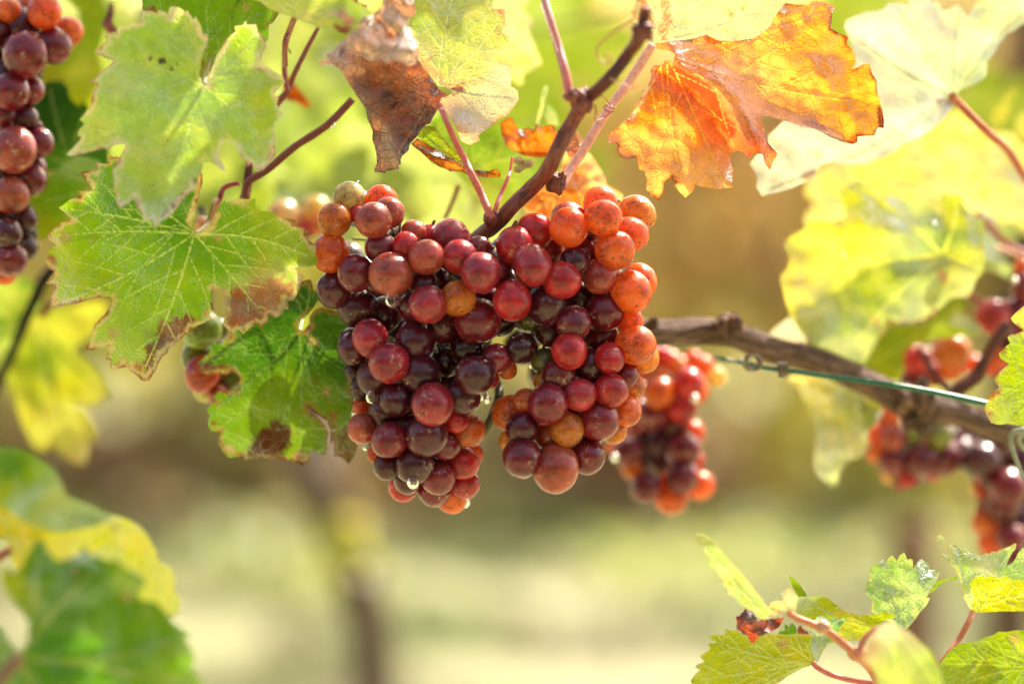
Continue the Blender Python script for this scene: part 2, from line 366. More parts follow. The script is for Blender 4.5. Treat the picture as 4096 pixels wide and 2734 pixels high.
# unseen row behind the photographer, added to block low sky light
V = []; F = []; Cc = []; U = []
for i in range(12):
    v, f, c, u = leaf_cloud((-5+i*.9, -1.7, 1.1), (.7, .3, .95), 420, .17, [(.05, .09, .012), (.08, .13, .02), (.14, .18, .03)], 150+i)
    b = len(V); V += v; F += [tuple(a+b for a in q) for q in f]; Cc += c; U += u
props(mesh_obj('unseen_row_foliage', V, F, M_cloud, cols=Cc, uvs=U), 'dark leaves of an unseen vine row added behind the camera to block low sky light', kind='stuff')
# grass
V = []; F = []; Cc = []
r = random.Random(5)
for _ in range(22000):
    y = 3.6+r.random()**1.2*5.2; x = r.uniform(-.34, .34)*y; 
    if noise.noise(Vector((x*2.2, y*1.4, 0))) < -.12: continue
    h = r.uniform(.02, .06); a = r.uniform(0, 6.28); wd = .0035; b = len(V)
    lx, ly = math.cos(a), math.sin(a); ln_ = r.uniform(.2, .9)*h
    V += [(x-ly*wd, y+lx*wd, -.01), (x+ly*wd, y-lx*wd, -.01), (x+lx*ln_*.4, y+ly*ln_*.4, h*.7), (x+lx*ln_, y+ly*ln_, h)]
    F += [(b, b+1, b+2), (b+1, b+3, b+2)]; k = noise.noise(Vector((x*3, y*2, 5)))
    col = (.30, .35, .14) if k > -.05 else (.37, .33, .21); Cc += [col]*4
props(mesh_obj('grass', V, F, plain('grass_blades', .7, 0, 5, .2), cols=Cc), 'short pale grass in the alley', kind='stuff')
# leaning vine trunk in the middle distance, posts at the right
def trunk(name, label, cat, pts, rad, col, mat=None):
    t = thing(name, pts[0], label, cat); mb = MB(); P = smooth_path(pts, 7)
    mb.tube(P, [rad[0]+(rad[1]-rad[0])*i/(len(P)-1) for i in range(len(P))], 12, col, rough=.35, seed=3)
    mb.build('trunk' if 'trunk' in name or 'vine' in name else 'shaft', mat or M_trunk, t); return t
def ap(x, y, d): return tuple(at(x, y, d))
t = trunk('leaning_vine', 'dark leaning vine trunk with a green shoot at its bend', 'vine trunk', [ap(1540, 3900, 2.35), ap(1500, 2700, 2.4), ap(1450, 2400, 2.4), ap(1380, 2180, 2.4), ap(1290, 1960, 2.4), ap(1250, 1700, 2.45), ap(1220, 1300, 2.5)], (.020, .025), (1.5, 1.35, 1.1))
v, f, c, u = leaf_cloud(at(1400, 2190, 2.38), (.022, .02, .035), 26, .022, GRN, 7); mesh_obj('leaf_tuft', v, f, M_cloud, t, cols=c, uvs=u)
for nm, lb, x0, rr, cl in (('wooden_post', 'reddish-brown wooden stake left of the other, behind the small leaves', 3655, .021, (1.9, .75, .6)), ('wooden_post', 'grey-brown wooden post by the right edge of the view', 3985, .024, (1.5, 1.05, .8))):
    t = thing(nm, (at(x0, 1367, 2.5).x, 2.5, 0), lb, 'post'); mb = MB(); X = at(x0, 1367, 2.5).x
    mb.tube([Vector((X+.004*k, 2.5, -.05+k*.12)) for k in range(14)] if x0 > 3700 else [Vector((X, 2.5, -.05+k*.075)) for k in range(8)], rr, 14, cl, rough=.12)
    mb.build('shaft', M_trunk, t)

# ------------------------------------------------------------------ leaves
def seg_d(px, py, ax, ay, bx, by):
    dx, dy = bx-ax, by-ay; L = dx*dx+dy*dy
    t = 0 if L == 0 else max(0, min(1, ((px-ax)*dx+(py-ay)*dy)/L)); return math.hypot(px-ax-t*dx, py-ay-t*dy)
def inside(p, poly):
    x, y = p; r = False; j = len(poly)-1
    for i in range(len(poly)):
        xi, yi = poly[i]; xj, yj = poly[j]
        if (yi > y) != (yj > y) and x < (xj-xi)*(y-yi)/(yj-yi)+xi: r = not r
        j = i
    return r
def ragged(poly, amp, step, seed):
    out = []; n = len(poly)
    for i in range(n):
        a, b = poly[i], poly[(i+1) % n]; L = math.hypot(b[0]-a[0], b[1]-a[1]); m = max(1, int(L/step))
        nx, ny = (-(b[1]-a[1])/max(L, 1e-6), (b[0]-a[0])/max(L, 1e-6))
        for k in range(m):
            t = k/m; x, y = a[0]+(b[0]-a[0])*t, a[1]+(b[1]-a[1])*t
            o_ = amp*noise.noise(Vector((x*.045, y*.045, seed))) if k else 0
            o_ += amp*.9*math.sin(math.pi*t)*noise.noise(Vector((i*3.3, seed, 0)))
            out.append((x+nx*o_, y+ny*o_))
    return out
LEAFN = [0]
LS = {'leaf_fresh': .62, 'leaf_pale': .76, 'leaf_orange': .98, 'leaf_brown': 1.3, 'leaf_behind': .49}
def leaf(parent, label, d, outline, cols, mat=None, junction=None, tips=None, step=13, amp=3.5, tilt=(0, 0), curl=0., und=2.0,
         bumps=(), edge=None, veincol='#c9d67a', vr=3.0, patches=(), hue=.12, sec=True, petiole=None, pcol='#c0605a', pr=14, usc=100., undl=260., name='leaf', folds=(), gain=1.):
    """d metres at the centre; tilt mm per 1000 px; curl/und/bumps mm; outline in photo pixels"""
    LEAFN[0] += 1; sd = LEAFN[0]*7.3
    poly = pl(outline) if isinstance(outline, str) else outline
    poly = ragged(poly, amp, step*1.3, sd)
    xs = [p[0] for p in poly]; ys = [p[1] for p in poly]; cx, cy = (min(xs)+max(xs))/2, (min(ys)+max(ys))/2
    Rr = max(max(xs)-min(xs), max(ys)-min(ys))/2
    J = pl(junction)[0] if isinstance(junction, str) else (junction or (cx, cy))
    T = pl(tips) if isinstance(tips, str) else (tips or [])
    FO = [(pl(s), w_, a_) for (s, w_, a_) in folds]
    def dep(x, y):
        z = (x-cx)/1000*tilt[0]+(y-cy)/1000*tilt[1]+curl*(math.hypot(x-J[0], y-J[1])/(Rr*1.3))**2
        z += und*noise.noise(Vector((x/undl, y/undl, sd)))+und*.35*noise.noise(Vector((x/undl*3, y/undl*3, sd+5)))
        for (bx, by, br, ba) in bumps:
            bx, by = (bx, by); z += ba*math.exp(-((x-bx)**2+(y-by)**2)/(br*br))
        m = 1e9
        for tp in T: m = min(m, seg_d(x, y, J[0], J[1], tp[0], tp[1]))
        if T: z += .55*math.exp(-m/16.)*(1 if und < 5 else 1.8)
        for P_, w_, a_ in FO:
            m = min(seg_d(x, y, *P_[i], *P_[i+1]) for i in range(len(P_)-1)); z += a_*math.exp(-(m/w_)**1.5)
        return d+z/1000
    cps = []
    if isinstance(cols, str): cols = cols.split()
    for t_ in cols if isinstance(cols[0], (tuple, list)) else [(None, cc) for cc in cols]: cps.append(t_)
    if cps[0][0] is None: flat = [lin(c[1]) for c in cps]; cps = None
    else: cps = [(pl(s), lin(h)) for s, h in cps]
    pats = [(pl(s) if len(s) > 1 else s, lin(h), wdt) for s, h, wdt in patches]
    def colr(x, y, de):
        if cps:
            W = 0; c = [0, 0, 0]
            for P_, h in cps:
                for (qx, qy) in P_:
                    w_ = 1/(((x-qx)**2+(y-qy)**2)+900)**1.35; W += w_
                    c = [c[k]+h[k]*w_ for k in range(3)]
            c = [k/W for k in c]
        else:
            k = .5+.5*noise.noise(Vector((x/150, y/150, sd+9))); k = max(0, min(.999, k+(.35*noise.noise(Vector((x/45, y/45, sd))))))
            k *= len(flat)-1; i = int(k); i2 = min(i+1, len(flat)-1); c = [flat[i][q]*(1-k+i)+flat[i2][q]*(k-i) for q in range(3)]
        nn = noise.noise(Vector((x/38, y/38, sd+2)))+.6*noise.noise(Vector((x/14, y/14, sd+3)))
        for P_, h, wdt in pats:
            if len(P_) == 1: dd = math.hypot(x-P_[0][0], y-P_[0][1])-wdt
            else: dd = min(seg_d(x, y, *P_[i], *P_[i+1]) for i in range(len(P_)-1))-wdt
            k = max(0, min(1, .5-(dd+nn*wdt*.55)/(.16*wdt+5))); c = [c[q]*(1-k)+h[q]*k for q in range(3)]
        if edge:
            for (h, wdt, th) in edge:
                e = 1-max(0, min(1, (de+nn*wdt*.7)/wdt)); nb = noise.noise(Vector((x/110, y/110, sd+20)))
                k = max(0, min(1, (e-.15)*2))*max(0, min(1, (nb-th)*5)); hh = lin(h); c = [c[q]*(1-k)+hh[q]*k for q in range(3)]
        if (mat or M_fresh).name == 'leaf_fresh' and c[1] > c[0]*.85:
            lu = .3*c[0]+.6*c[1]+.1*c[2]; c = [max(0, lu+(q-lu)*1.12) for q in c]
        if (mat or M_fresh).name == 'leaf_behind': c = [c[0]*.93, c[1], c[2]]
        v_ = (1+hue*nn)*LS[(mat or M_fresh).name]*gain; return tuple(min(.92, max(0, q*v_)) for q in c)
    # ribs: rows of vertices run along every main and side rib, which are coloured and raised as ribs
    ribs = []
    if T and vr:
        for tp in T:
            dx, dy = tp[0]-J[0], tp[1]-J[1]; L = math.hypot(dx, dy); bend = R_.uniform(-.07, .07)
            def pt(t):
                s_ = math.sin(math.pi*t)*bend*L; return (J[0]+dx*t-dy/L*s_, J[1]+dy*t+dx/L*s_)
            n = max(6, int(L/14)); P = [pt(k/n*.95) for k in range(n+1)]
            ribs.append((P, [max(1.5, vr*.95*(1-.65*k/n)) for k in range(n+1)], 1.0))
            if not sec: continue
            k = .14; side = 1
            while k < .88:
                side = -side; q = [pt(k)]; an = math.atan2(dy, dx)+side*math.radians(R_.uniform(38, 52)); ln = (1-k)*L*.62+L*.05
                for s_ in range(1, 70):
                    an -= side*.2/(ln/12+1); nx = (q[-1][0]+math.cos(an)*13, q[-1][1]+math.sin(an)*13)
                    if not inside(nx, poly) or s_*13 > ln: break
                    q.append(nx)
                if len(q) > 2: ribs.append((q, [max(1.0, vr*.55*(1-.6*i/len(q))) for i in range(len(q))], .75))
                k += R_.uniform(.09, .14)
    rp = []; rb = {}; minw = 2.6
    for P, W, st in ribs:
        for k in range(len(P)-1):
            (ax, ay), (bx, by) = P[k], P[k+1]; L = math.hypot(bx-ax, by-ay) or 1; nx, ny = -(by-ay)/L, (bx-ax)/L; w_ = W[k]
            for off, f in ((0, st), (w_, st), (-w_, st), (w_+2.6, 0), (-w_-2.6, 0)):
                q = (ax+nx*off, ay+ny*off)
                if not inside(q, poly): continue
                g_ = (int(q[0]//8), int(q[1]//8))
                if any(math.hypot(q[0]-o_[0], q[1]-o_[1]) < 1.1 for a_ in (-1, 0, 1) for b_ in (-1, 0, 1) for o_ in rb.get((g_[0]+a_, g_[1]+b_), ())): continue
                rb.setdefault(g_, []).append(q); rp.append((q, f))
    pts = [Vector(p) for p in poly]; nb_ = len(pts); de = [0]*nb_; vn = [0]*nb_
    y = min(ys); row = 0
    segs = [(poly[i], poly[(i+1) % nb_]) for i in range(nb_)]
    # bucket the boundary for quick distance
    G = 60; bk = {}
    for s in segs:
        for gx in range(int(min(s[0][0], s[1][0])//G)-1, int(max(s[0][0], s[1][0])//G)+2):
            for gy in range(int(min(s[0][1], s[1][1])//G)-1, int(max(s[0][1], s[1][1])//G)+2): bk.setdefault((gx, gy), []).append(s)
    while y < max(ys):
        x = min(xs)+(step/2 if row % 2 else 0)
        while x < max(xs):
            if inside((x, y), poly):
                L = bk.get((int(x//G), int(y//G)))
                e = min(seg_d(x, y, *a, *b) for a, b in L) if L else 60.
                if e > step*.55 and not any(math.hypot(x-o_[0], y-o_[1]) < 5.5 for a_ in (-1, 0, 1) for b_ in (-1, 0, 1) for o_ in rb.get((int(x//8)+a_, int(y//8)+b_), ())): vn.append(0); pts.append(Vector((x+R_.uniform(-.2, .2)*step, y+R_.uniform(-.2, .2)*step))); de.append(min(e, 60))
            x += step
        y += step*.87; row += 1
    for q, f in rp:
        L = bk.get((int(q[0]//G), int(q[1]//G))); e = min(seg_d(q[0], q[1], *a, *b) for a, b in L) if L else 60.
        if e > 3: pts.append(Vector(q)); de.append(min(e, 60)); vn.append(f)
    vv, ee, ff, ov, _, _ = delaunay_2d_cdt(pts, [], [list(range(nb_))], 1, 1e-3)
    D = [de[o_[0]] if o_ else 0 for o_ in ov]; VN = [vn[o_[0]] if o_ else 0 for o_ in ov]; vcl = [q*LS[(mat or M_fresh).name]*1.15*gain for q in lin(veincol)]
    V = [at(q[0], q[1], dep(q[0], q[1])-.00022*VN[k]) for k, q in enumerate(vv)]; cc = [colr(q[0], q[1], D[k]) for k, q in enumerate(vv)]
    cc = [tuple(c[m]*(1-.8*f)+vcl[m]*.8*f for m in range(3)) for c, f in zip(cc, VN)]
    U = [((q[0]-cx)/usc, (q[1]-cy)/usc) for q in vv]
    F = [tuple(f) for f in ff]
    org = at(J[0], J[1], dep(*J))
    o = mesh_obj(name, V, F, mat or M_fresh, parent, org, cc, U)
    if label: o['label'] = label
    if petiole:
        petiole = [(petiole[0][0], dep(*J)+.0012)]+petiole[1:]
        stem(petiole, pr, pcol, parent=o, name='petiole')
    return o
def stem(path, rpx, col, parent=None, name='petiole', d=None, mat=None, sides=10, rough=.12, n=6, end=None):
    """path: list of ('tile x,y', depth)"""
    P = []
    for s, dd in path:
        for q in pl(s): P.append(at(q[0], q[1], dd))
    P = smooth_path(P, n); L = len(P)
    r0, r1 = rpx if isinstance(rpx, (tuple, list)) else (rpx, rpx)
    mb = MB(); c = lin(col); c2 = lin(end) if end else c
    cl = [tuple(c[k]*(1-i/L)+c2[k]*i/L for k in range(3)) for i in range(L)]
    mb.tube(P, [(r0+(r1-r0)*i/(L-1))*.98e-4 for i in range(L)], sides, cl, rough=rough, seed=len(path))
    return mb.build(name, mat or M_stem, parent)
# ---- shoot at the left that carries the two big green leaves
A_out = "00 1870,780 1825,690 1850,560 1890,430 1910,335 1885,305 1862,325 1840,230 1795,150 1768,182 1720,95 1700,112 1640,70 1560,60 1542,105 1550,160 1510,110 1450,92 1438,122 1380,100 1300,98 1285,130 1290,195 1215,200 1190,230 1140,240 1080,250 1070,295 1010,300 950,325 975,375 920,420 865,490 935,520 1045,560 990,610 940,650 890,700 850,740 803,765 890,770 880,800 845,830 850,870 830,910 835,960 800,1010 770,1050 730,1095 770,1130 730,1180 710,1245 748,1260 680,1340 610,1415 640,1430 740,1420 850,1390 950,1360 990,1375 1060,1330 1150,1325 1120,1400 1080,1480 01 1025,10 1045,90 1035,170 1060,190 1065,280 1095,350 1160,310 1240,240 1255,330 1300,385 1310,455 1400,450 1415,512 1460,490 1480,450 1530,430 1620,340 1700,240 1770,170 1810,90 1835,20 00 1870,1485 1930,1480 1990,1520 2030,1560 01 2085,35 00 2045,1500 2010,1420 2020,1330 2070,1290 2130,1310 2180,1380 2230,1460 2270,1530 2300,1500 2345,1560 10 60,1560 110,1500 150,1480 190,1400 170,1330 180,1260 165,1130 210,1090 245,1030 190,960 205,900 165,870 240,790 270,750 240,700 150,640 90,602 20,590 40,560 60,480 95,420 80,340 20,300 00 2347,225 2260,230 2255,190 2230,230 2150,240 2160,290 2100,340 2050,400 2000,480 1970,560 1940,640 1915,690 1905,750 1890,780"
B_out = "01 1785,570 1775,520 1780,440 1800,330 1830,220 1860,100 1858,30 1800,-50 1500,-100 1200,-110 1095,-125 985,-148 1000,-78 875,-72 895,-20 735,5 760,50 800,110 850,170 780,180 710,185 735,230 640,260 540,335 600,390 645,445 560,465 550,490 490,530 430,590 450,630 520,680 470,710 430,745 440,760 412,820 440,890 495,920 460,970 415,1030 500,1055 480,1110 460,1180 465,1255 500,1245 600,1225 750,1195 850,1165 950,1160 1010,1165 1015,1220 980,1280 930,1340 870,1400 850,1480 815,1560 02 780,70 850,75 930,50 1000,30 970,160 1010,160 1010,270 1100,240 1180,225 1190,265 1270,320 1300,355 1370,350 1420,270 1490,130 1540,100 1560,50 01 1640,1555 1820,1410 1930,1360 1935,1280 1925,1210 1945,1200 1930,1090 1960,1075 2000,1100 2055,1110 2050,1200 2070,1300 2045,1400 2080,1440 2140,1490 2180,1450 2230,1495 2290,1440 11 0,1400 60,1435 80,1400 115,1380 120,1320 180,1350 240,1310 250,1270 295,1270 290,1190 340,1190 390,1110 410,1010 460,965 400,940 350,885 450,880 520,870 570,845 545,760 552,680 490,640 455,590 520,565 470,540 350,490 370,460 330,440 270,430 180,420 210,400 150,380 60,370 0,360 01 2340,255 2250,260 2140,265 2080,290 2060,270 2010,320 1970,390 1930,470 1880,530 1820,560"
C_out = "11 425,1470 485,1400 492,1330 540,1270 620,1250 770,1300 900,1400 920,1560 12 900,100 900,300 900,550 870,700 900,900 930,950 900,1040 850,1115 800,1060 760,1040 720,1045 715,900 690,935 688,800 660,720 600,680 520,640 478,590 500,640 570,690 640,760 668,830 650,900 655,960 630,1035 560,1010 510,970 500,1080 430,1130 360,1105 330,1085 200,1080 0,1060 02 2330,1070 2260,1080 2220,1040 2100,1060 2050,1010 2000,920 2020,820 1930,810 1905,740 1925,660 1895,630 1950,560 1990,540 1950,500 2000,450 2180,430 2200,400 2195,320 2130,270 2090,295 1900,300 1830,270 1810,190 1920,100 1915,30 2060,0 01 2100,1530 2110,1470 2330,1330 11 60,1200 250,1100 400,1020 450,1000 500,990 520,1080 560,1110 570,1180 520,1260 470,1320 400,1380 380,1440"
t = thing('vine_shoot', at(930, 340, .93), 'slim shoot at the left carrying the mottled green leaves beside the red grapes', 'vine shoot')
lf = leaf(t, 'large pale green leaf with grey-brown round spots and brown lobe tips', .925, A_out,
    [('00 1500,300 1700,600 1300,450', '#b4cc66'), ('00 1400,900 1200,1100 1600,1000 2100,1000', '#b4d070'), ('00 900,1300 1400,1300 1100,700', '#c4d078'), ('01 1400,100 1300,250', '#b4c468'), ('10 50,900 50,400', '#b0c050'), ('00 1900,1300', '#bcc868')],
    M_fresh, '00 1872,780', '00 880,490 660,1400 01 1440,440 10 120,1300 00 1640,90 10 10,320', tilt=(6, -10), und=4, curl=-6, vr=3.0, step=9, gain=1.4, veincol='#c3d088',
    edge=[('#eadcb8', 30, -.5), ('#c8906a', 11, .0)], hue=.15,
    patches=[('01 1290,430 1440,480', '#b98a63', 8), ('01 1500,420 1800,100', '#8c4a30', 14), ('01 1080,300', '#a96f4c', 14), ('10 200,1300 130,1450', '#c9967a', 16), ('10 20,620 60,640', '#b07050', 10), ('00 700,1390 640,1410', '#e0cfa8', 12), ('00 1860,560 1890,440', '#b9905e', 6),
             ('00 1380,542', '#4f4646', 11), ('00 1470,565', '#4f4144', 11), ('00 1500,560', '#4f4144', 10), ('00 1570,634', '#7d4a40', 5), ('00 1390,296', '#4a3a30', 1), ('00 1985,1127', '#6a5a50', 2), ('00 1420,90', '#b0704a', 10)],
    bumps=[(350, 560, 120, 6), (620, 800, 110, 5), (950, 200, 100, 4)],
    petiole=[('00 1872,780', .926), ('00 1950,500 2150,100', .968), ('00 2300,-200', .96)], pcol='#a89a5a', pr=8)
lf = leaf(t, 'large vivid green leaf with brown dry patches on its lower lobes', .945, B_out,
    [('01 1400,300 1600,450 1100,350 1700,250', '#5e8e10'), ('01 800,500 900,650 1300,750', '#8db52c'), ('01 500,600 550,1000 600,800', '#b3c246'), ('01 1500,900 1650,1100 1400,1200', '#90b438'), ('01 2000,800 2200,700', '#7ca828'), ('11 150,600 300,800', '#a5b848'), ('01 1000,1450 02 1200,100', '#a9be5c'), ('01 1650,700', '#6f9f1c'), ('11 100,1000', '#c0b070')],
    M_fresh, '01 1785,575', '01 440,600 560,340 480,1240 02 1300,300 11 90,1350 540,800 01 1100,-100', tilt=(-4, 8), und=3.5, curl=3, vr=3.6, step=9, gain=1.35, veincol='#cfdc7a',
    edge=[('#e4cc98', 30, -.4), ('#a5683e', 13, -.2)], hue=.13,
    patches=[('01 2200,1250 2200,1400 2340,1350', '#a4603c', 80), ('11 60,1150 250,1120 200,1260', '#b4704a', 60), ('11 100,1380 01 2150,1450', '#5e4248', 13), ('01 1700,1450 1560,1530', '#8a5034', 60), ('02 1400,200 1440,60', '#86543c', 46), ('02 1260,250', '#b2714c', 24), ('01 470,840', '#b87248', 28), ('01 490,1150 500,1220', '#c89a7e', 12), ('01 850,1165 1040,1170', '#bb7c58', 8), ('01 1900,1300', '#c49468', 14), ('02 1050,230 1150,190', '#c07a50', 14), ('02 1030,220', '#e8d8c8', 8), ('01 1480,1380', '#a85a38', 8), ('11 400,950 400,1050', '#bb8858', 16), ('01 2010,645', '#b08a50', 7), ('01 600,885', '#8a4024', 6), ('01 490,1250', '#3f3630', 7)],
    bumps=[(950, 1180, 70, 8), (1130, 1180, 80, 10), (640, 1330, 60, 5), (330, 1200, 90, -5)],
    petiole=[('01 1785,575', .946), ('01 1900,480 1950,300', .975), ('01 2000,250', .985)], pcol='#a89a5a', pr=8)
lf = leaf(t, 'shaded dark green leaf with tan speckles and torn brown margin, beside the hanging grapes', .985, C_out,
    [('11 200,1300 400,1150', '#3a6a08'), ('12 100,100 500,100 800,200', '#4c8208'), ('12 300,400 600,500', '#8cae24'), ('02 2100,200', '#5c8a14'), ('12 300,800 100,700', '#9cb83a'), ('02 2100,600', '#8aae28')],
    M_fresh, '11 400,1480', '02 1840,190 1920,650 12 400,1100 860,1050 880,300 11 500,1010', tilt=(4, 6), und=3, curl=4, vr=2.4, step=9, gain=.85, veincol='#8fb04a',
    edge=[('#c89c60', 26, -.35), ('#84481f', 14, -.3)], hue=.2,
    patches=[('12 100,1000 200,850 30,1050', '#7a3c26', 55), ('12 400,1050', '#c08a6c', 30), ('02 1850,240 2080,260', '#7c4636', 22), ('12 700,680 700,900', '#b07a40', 22), ('12 800,900 830,1050', '#8c5a2c', 46), ('12 860,1080', '#5a3838', 16), ('12 640,440', '#c09a60', 18), ('12 565,437', '#3a2a20', 4), ('12 540,340', '#b06a38', 7), ('12 135,240', '#6a3a2c', 5), ('12 680,545', '#b89a60', 9), ('12 380,830', '#b08848', 7), ('12 240,325', '#a8a858', 6), ('12 480,140', '#a8a858', 6), ('02 2110,980', '#d0b088', 16), ('02 1950,740', '#9c4820', 12), ('12 400,640', '#b88850', 8)],
    bumps=[(1060, 1790, 60, -4)], petiole=[('11 400,1480', .986), ('11 420,1250 300,900', 1.0), ('11 200,600', 1.02)], pcol='#9aa860', pr=8)
leaf(t, 'bright green leaf with black pinprick specks behind the pale spotted leaf', .965,
    "00 1290,-80 1300,0 1305,90 1420,130 1700,200 1800,500 1830,800 1950,800 2100,640 2347,500 10 85,385 108,375 120,230 160,205 215,115 160,90 50,20 0,-80",
    [('00 1500,50 1900,300', '#8cb410'), ('00 2200,200 1900,600', '#98bc14'), ('10 60,200', '#86aa18')], M_fresh, '00 1860,760', '00 1885,0 2340,100 1400,60', tilt=(2, 4), und=3, vr=2.6, veincol='#b8d060', edge=[('#b06a3c', 10, .0)], patches=[('00 1400,85', '#a8522c', 12), ('00 1900,640', '#a8902c', 30), ('10 195,125', '#7a3c20', 10)])
leaf(t, 'soft yellow-green leaf drooping in from the top edge with a rusty right corner', .915,
    "00 2200,-150 2200,-40 2347,0 10 60,30 150,95 350,165 500,215 600,255 700,262 760,300 820,322 890,290 930,250 960,195 1010,150 1070,130 1000,70 960,40 900,20 870,-60 870,-150",
    [('10 200,60 400,120', '#cfd86a'), ('10 600,150 300,20', '#c4d45c'), ('10 850,80', '#a4bc40'), ('10 750,230', '#c0d060')], M_lit, '10 350,165', '10 300,-140 760,60', tilt=(-6, 10), und=3, vr=2.4, veincol='#d0d890',
    patches=[('10 780,130 850,200', '#cf9470', 20), ('10 740,270 860,280', '#8c4a2c', 16), ('10 700,120', '#d8a890', 14)], petiole=[('10 350,165', .916), ('10 300,290 265,400', .94), ('10 270,600', .955)], pcol='#9c5a44', pr=11)
leaf(t, 'scrap of curled brown leaf at the top edge left of the dead leaf', .93, "10 880,-60 880,0 905,35 930,40 960,75 1010,75 1025,55 940,30 930,0 980,-60", ['#9c5a2c', '#b8743c'], M_brown, vr=0, step=9)

# ---- thin red-brown side shoot behind
t = thing('vine_side_shoot', at(1030, 740, .985), 'thin red-brown side shoot forking behind the green leaves at the left', 'vine shoot')
stem([('01 2250,250 2270,110', .985), ('10 90,1568 350,1350 650,1150', .985), ('10 885,910', .985)], (16, 16), '#8a4434', t, 'cane')
stem([('01 2240,260 2265,140 2290,-60', .99), ('01 2300,-100', .99)], (24, 14), '#c8a09a', t, 'knob', mat=M_cane)
stem([('10 60,1100 200,940 290,830', .99), ('10 360,660 480,420 570,255', .985)], (17, 8), '#96503c', t, 'twig')
stem([('10 290,830 262,680 270,430 350,180', .985)], (12, 9), '#a8554a', t, 'twig')
stem([('10 275,430 300,450 318,490', .985)], (3, 4), '#7a8a30', t, 'tendril')
stem([('01 2190,110 2060,150 2010,260', .985), ('01 1940,420 1900,470', 1.0)], (11, 13), '#b04a4c', t, 'bunch_stalk')
leaf(t, 'small orange-brown dead leaf hanging blurred behind the twig fork', 1.05, "10 280,690 340,760 420,850 500,960 470,1000 380,940 270,910 240,800", ['#c25a14', '#7a2c10', '#d87018'], M_dry, vr=0, und=5)
# ---- the main bearing shoot
t = thing('bearing_cane', at(1975, 890, .955), 'purple-brown bearing cane slanting down into the centre bunch', 'vine cane')
stem([('20 1225,100', .885), ('20 1205,200 1180,330', .888), ('20 1060,500 900,720', .905), ('20 720,880 640,950', .918)], (22, 26), '#b8928a', t, 'cane', mat=M_cane, sides=14, rough=.2, n=10)
stem([('20 640,950', .918), ('20 560,1110 400,1400', .93), ('20 320,1568', .94), ('21 180,150 0,330', .953), ('11 2200,480', .962), ('11 2050,600', .975), ('11 1850,800', .99)], (30, 32), '#f4e0da', t, 'cane', mat=M_cane, sides=14, rough=.2, n=10)
def lump(t, name, q, d, r_, col, sq=(1, 1, 1), ro=.6, sd=1, mat=None):
    mb = MB(); mb.ball(at(*pl(q)[0], d), r_, col, 9, sq, ro, sd); return mb.build(name, mat or M_cane, t)
for a in (('20 640,930', .918, .0044, (.9, .7, .72), (1, 1, 1.1), .5, 1), ('20 1200,290', .887, .0034, (.9, .7, .6), (1.2, 1, 1), .7, 3), ('21 400,110', .947, .0038, (.8, .6, .5), (1, 1, 1), .9, 4), ('11 2170,440', .955, .0034, (.9, .75, .7), (1, 1, 1), .6, 6)): lump(t, 'node', *a)
for a in (('20 560,880', .916, .0028, (1.3, 1.1, 1.0), (1, 1, 1), .8, 2), ('20 1215,95', .885, .0021, (1.4, 1.1, .8), (1, 1, .7), .5, 5), ('21 460,50', .948, .0016, (1.2, 1.0, .5), (1, 1, 1), .8, 8)): lump(t, 'bud', *a)
stem([('20 290,-40', .93), ('20 350,190 420,420', .925), ('20 480,640 530,880', .92)], (15, 19), '#e0a09c', t, 'petiole', rough=.08, end='#d87c78')
mb = MB()
for k in range(26):
    u_ = k/25; q = pl('20 %f,%f' % (268+u_*150, 60+u_*420-(10 if k % 3 else 0)))[0]; mb.ball(at(q[0]-1, q[1], .922), .00028 if k % 4 else .0004, (1, 1, 1), 4)
props(mb.build('dew', M_water), 'row of tiny dew beads along the pink leaf stalk', kind='stuff')
stem([('20 1160,-20 1110,170 1060,215 900,320 790,420 780,520 850,580 900,560 880,500 840,510', .895)], (5, 3.5), '#b8986c', t, 'tendril')
stem([('20 900,720 1020,775 1100,810 1180,790', .90)], (4, 3), '#b89a80', t, 'tendril')
stem([('20 805,850', .92), ('20 870,920 935,1000', .945), ('20 920,985 860,968 848,1000 900,1030 930,1020', .945)], (2.6, 2.4), '#7a4a30', t, 'tendril')
stem([('20 760,960 775,1050 765,1100', .925), ('20 820,1090 900,1040', .945)], (4, 2), '#8a6a5c', t, 'tendril')
H_out = "20 1300,400 1480,370 1650,360 1720,330 1760,312 1830,320 1900,370 2050,375 2220,350 2340,265 30 40,190 100,90 120,55 150,0 180,35 280,45 370,50 400,15 440,10 540,30 620,68 590,110 585,190 575,265 650,305 735,340 720,400 770,460 805,560 770,610 755,640 820,620 870,590 930,585 945,640 990,730 1000,850 1040,980 1065,1110 1060,1175 1000,1170 975,1240 820,1250 820,1300 780,1322 700,1305 590,1265 450,1190 300,1160 150,1110 0,1060 20 2290,1065 2285,1110 2320,1200 30 0,1310 85,1410 50,1480 20,1560 20 2320,1500 2300,1415 2220,1400 2170,1450 2130,1400 2060,1380 1995,1410 2005,1500 21 2025,20 2022,152 1960,160 1870,165 1780,150 1680,130 1660,190 1590,245 1480,130 1500,105 1460,60 1400,110 1380,220 1340,270 1265,215 1270,180 1250,190 1232,170 1240,80 1215,0 20 1170,1555 1160,1520 1130,1440 1060,1465 1000,1440 965,1400 970,1325 890,1310 880,1230 920,1200 1080,1080 1120,1000 1220,830 1275,720 1270,640 1310,600 1390,590 1400,555 1460,560 1475,620 1495,515 1500,495 1440,465 1330,450"
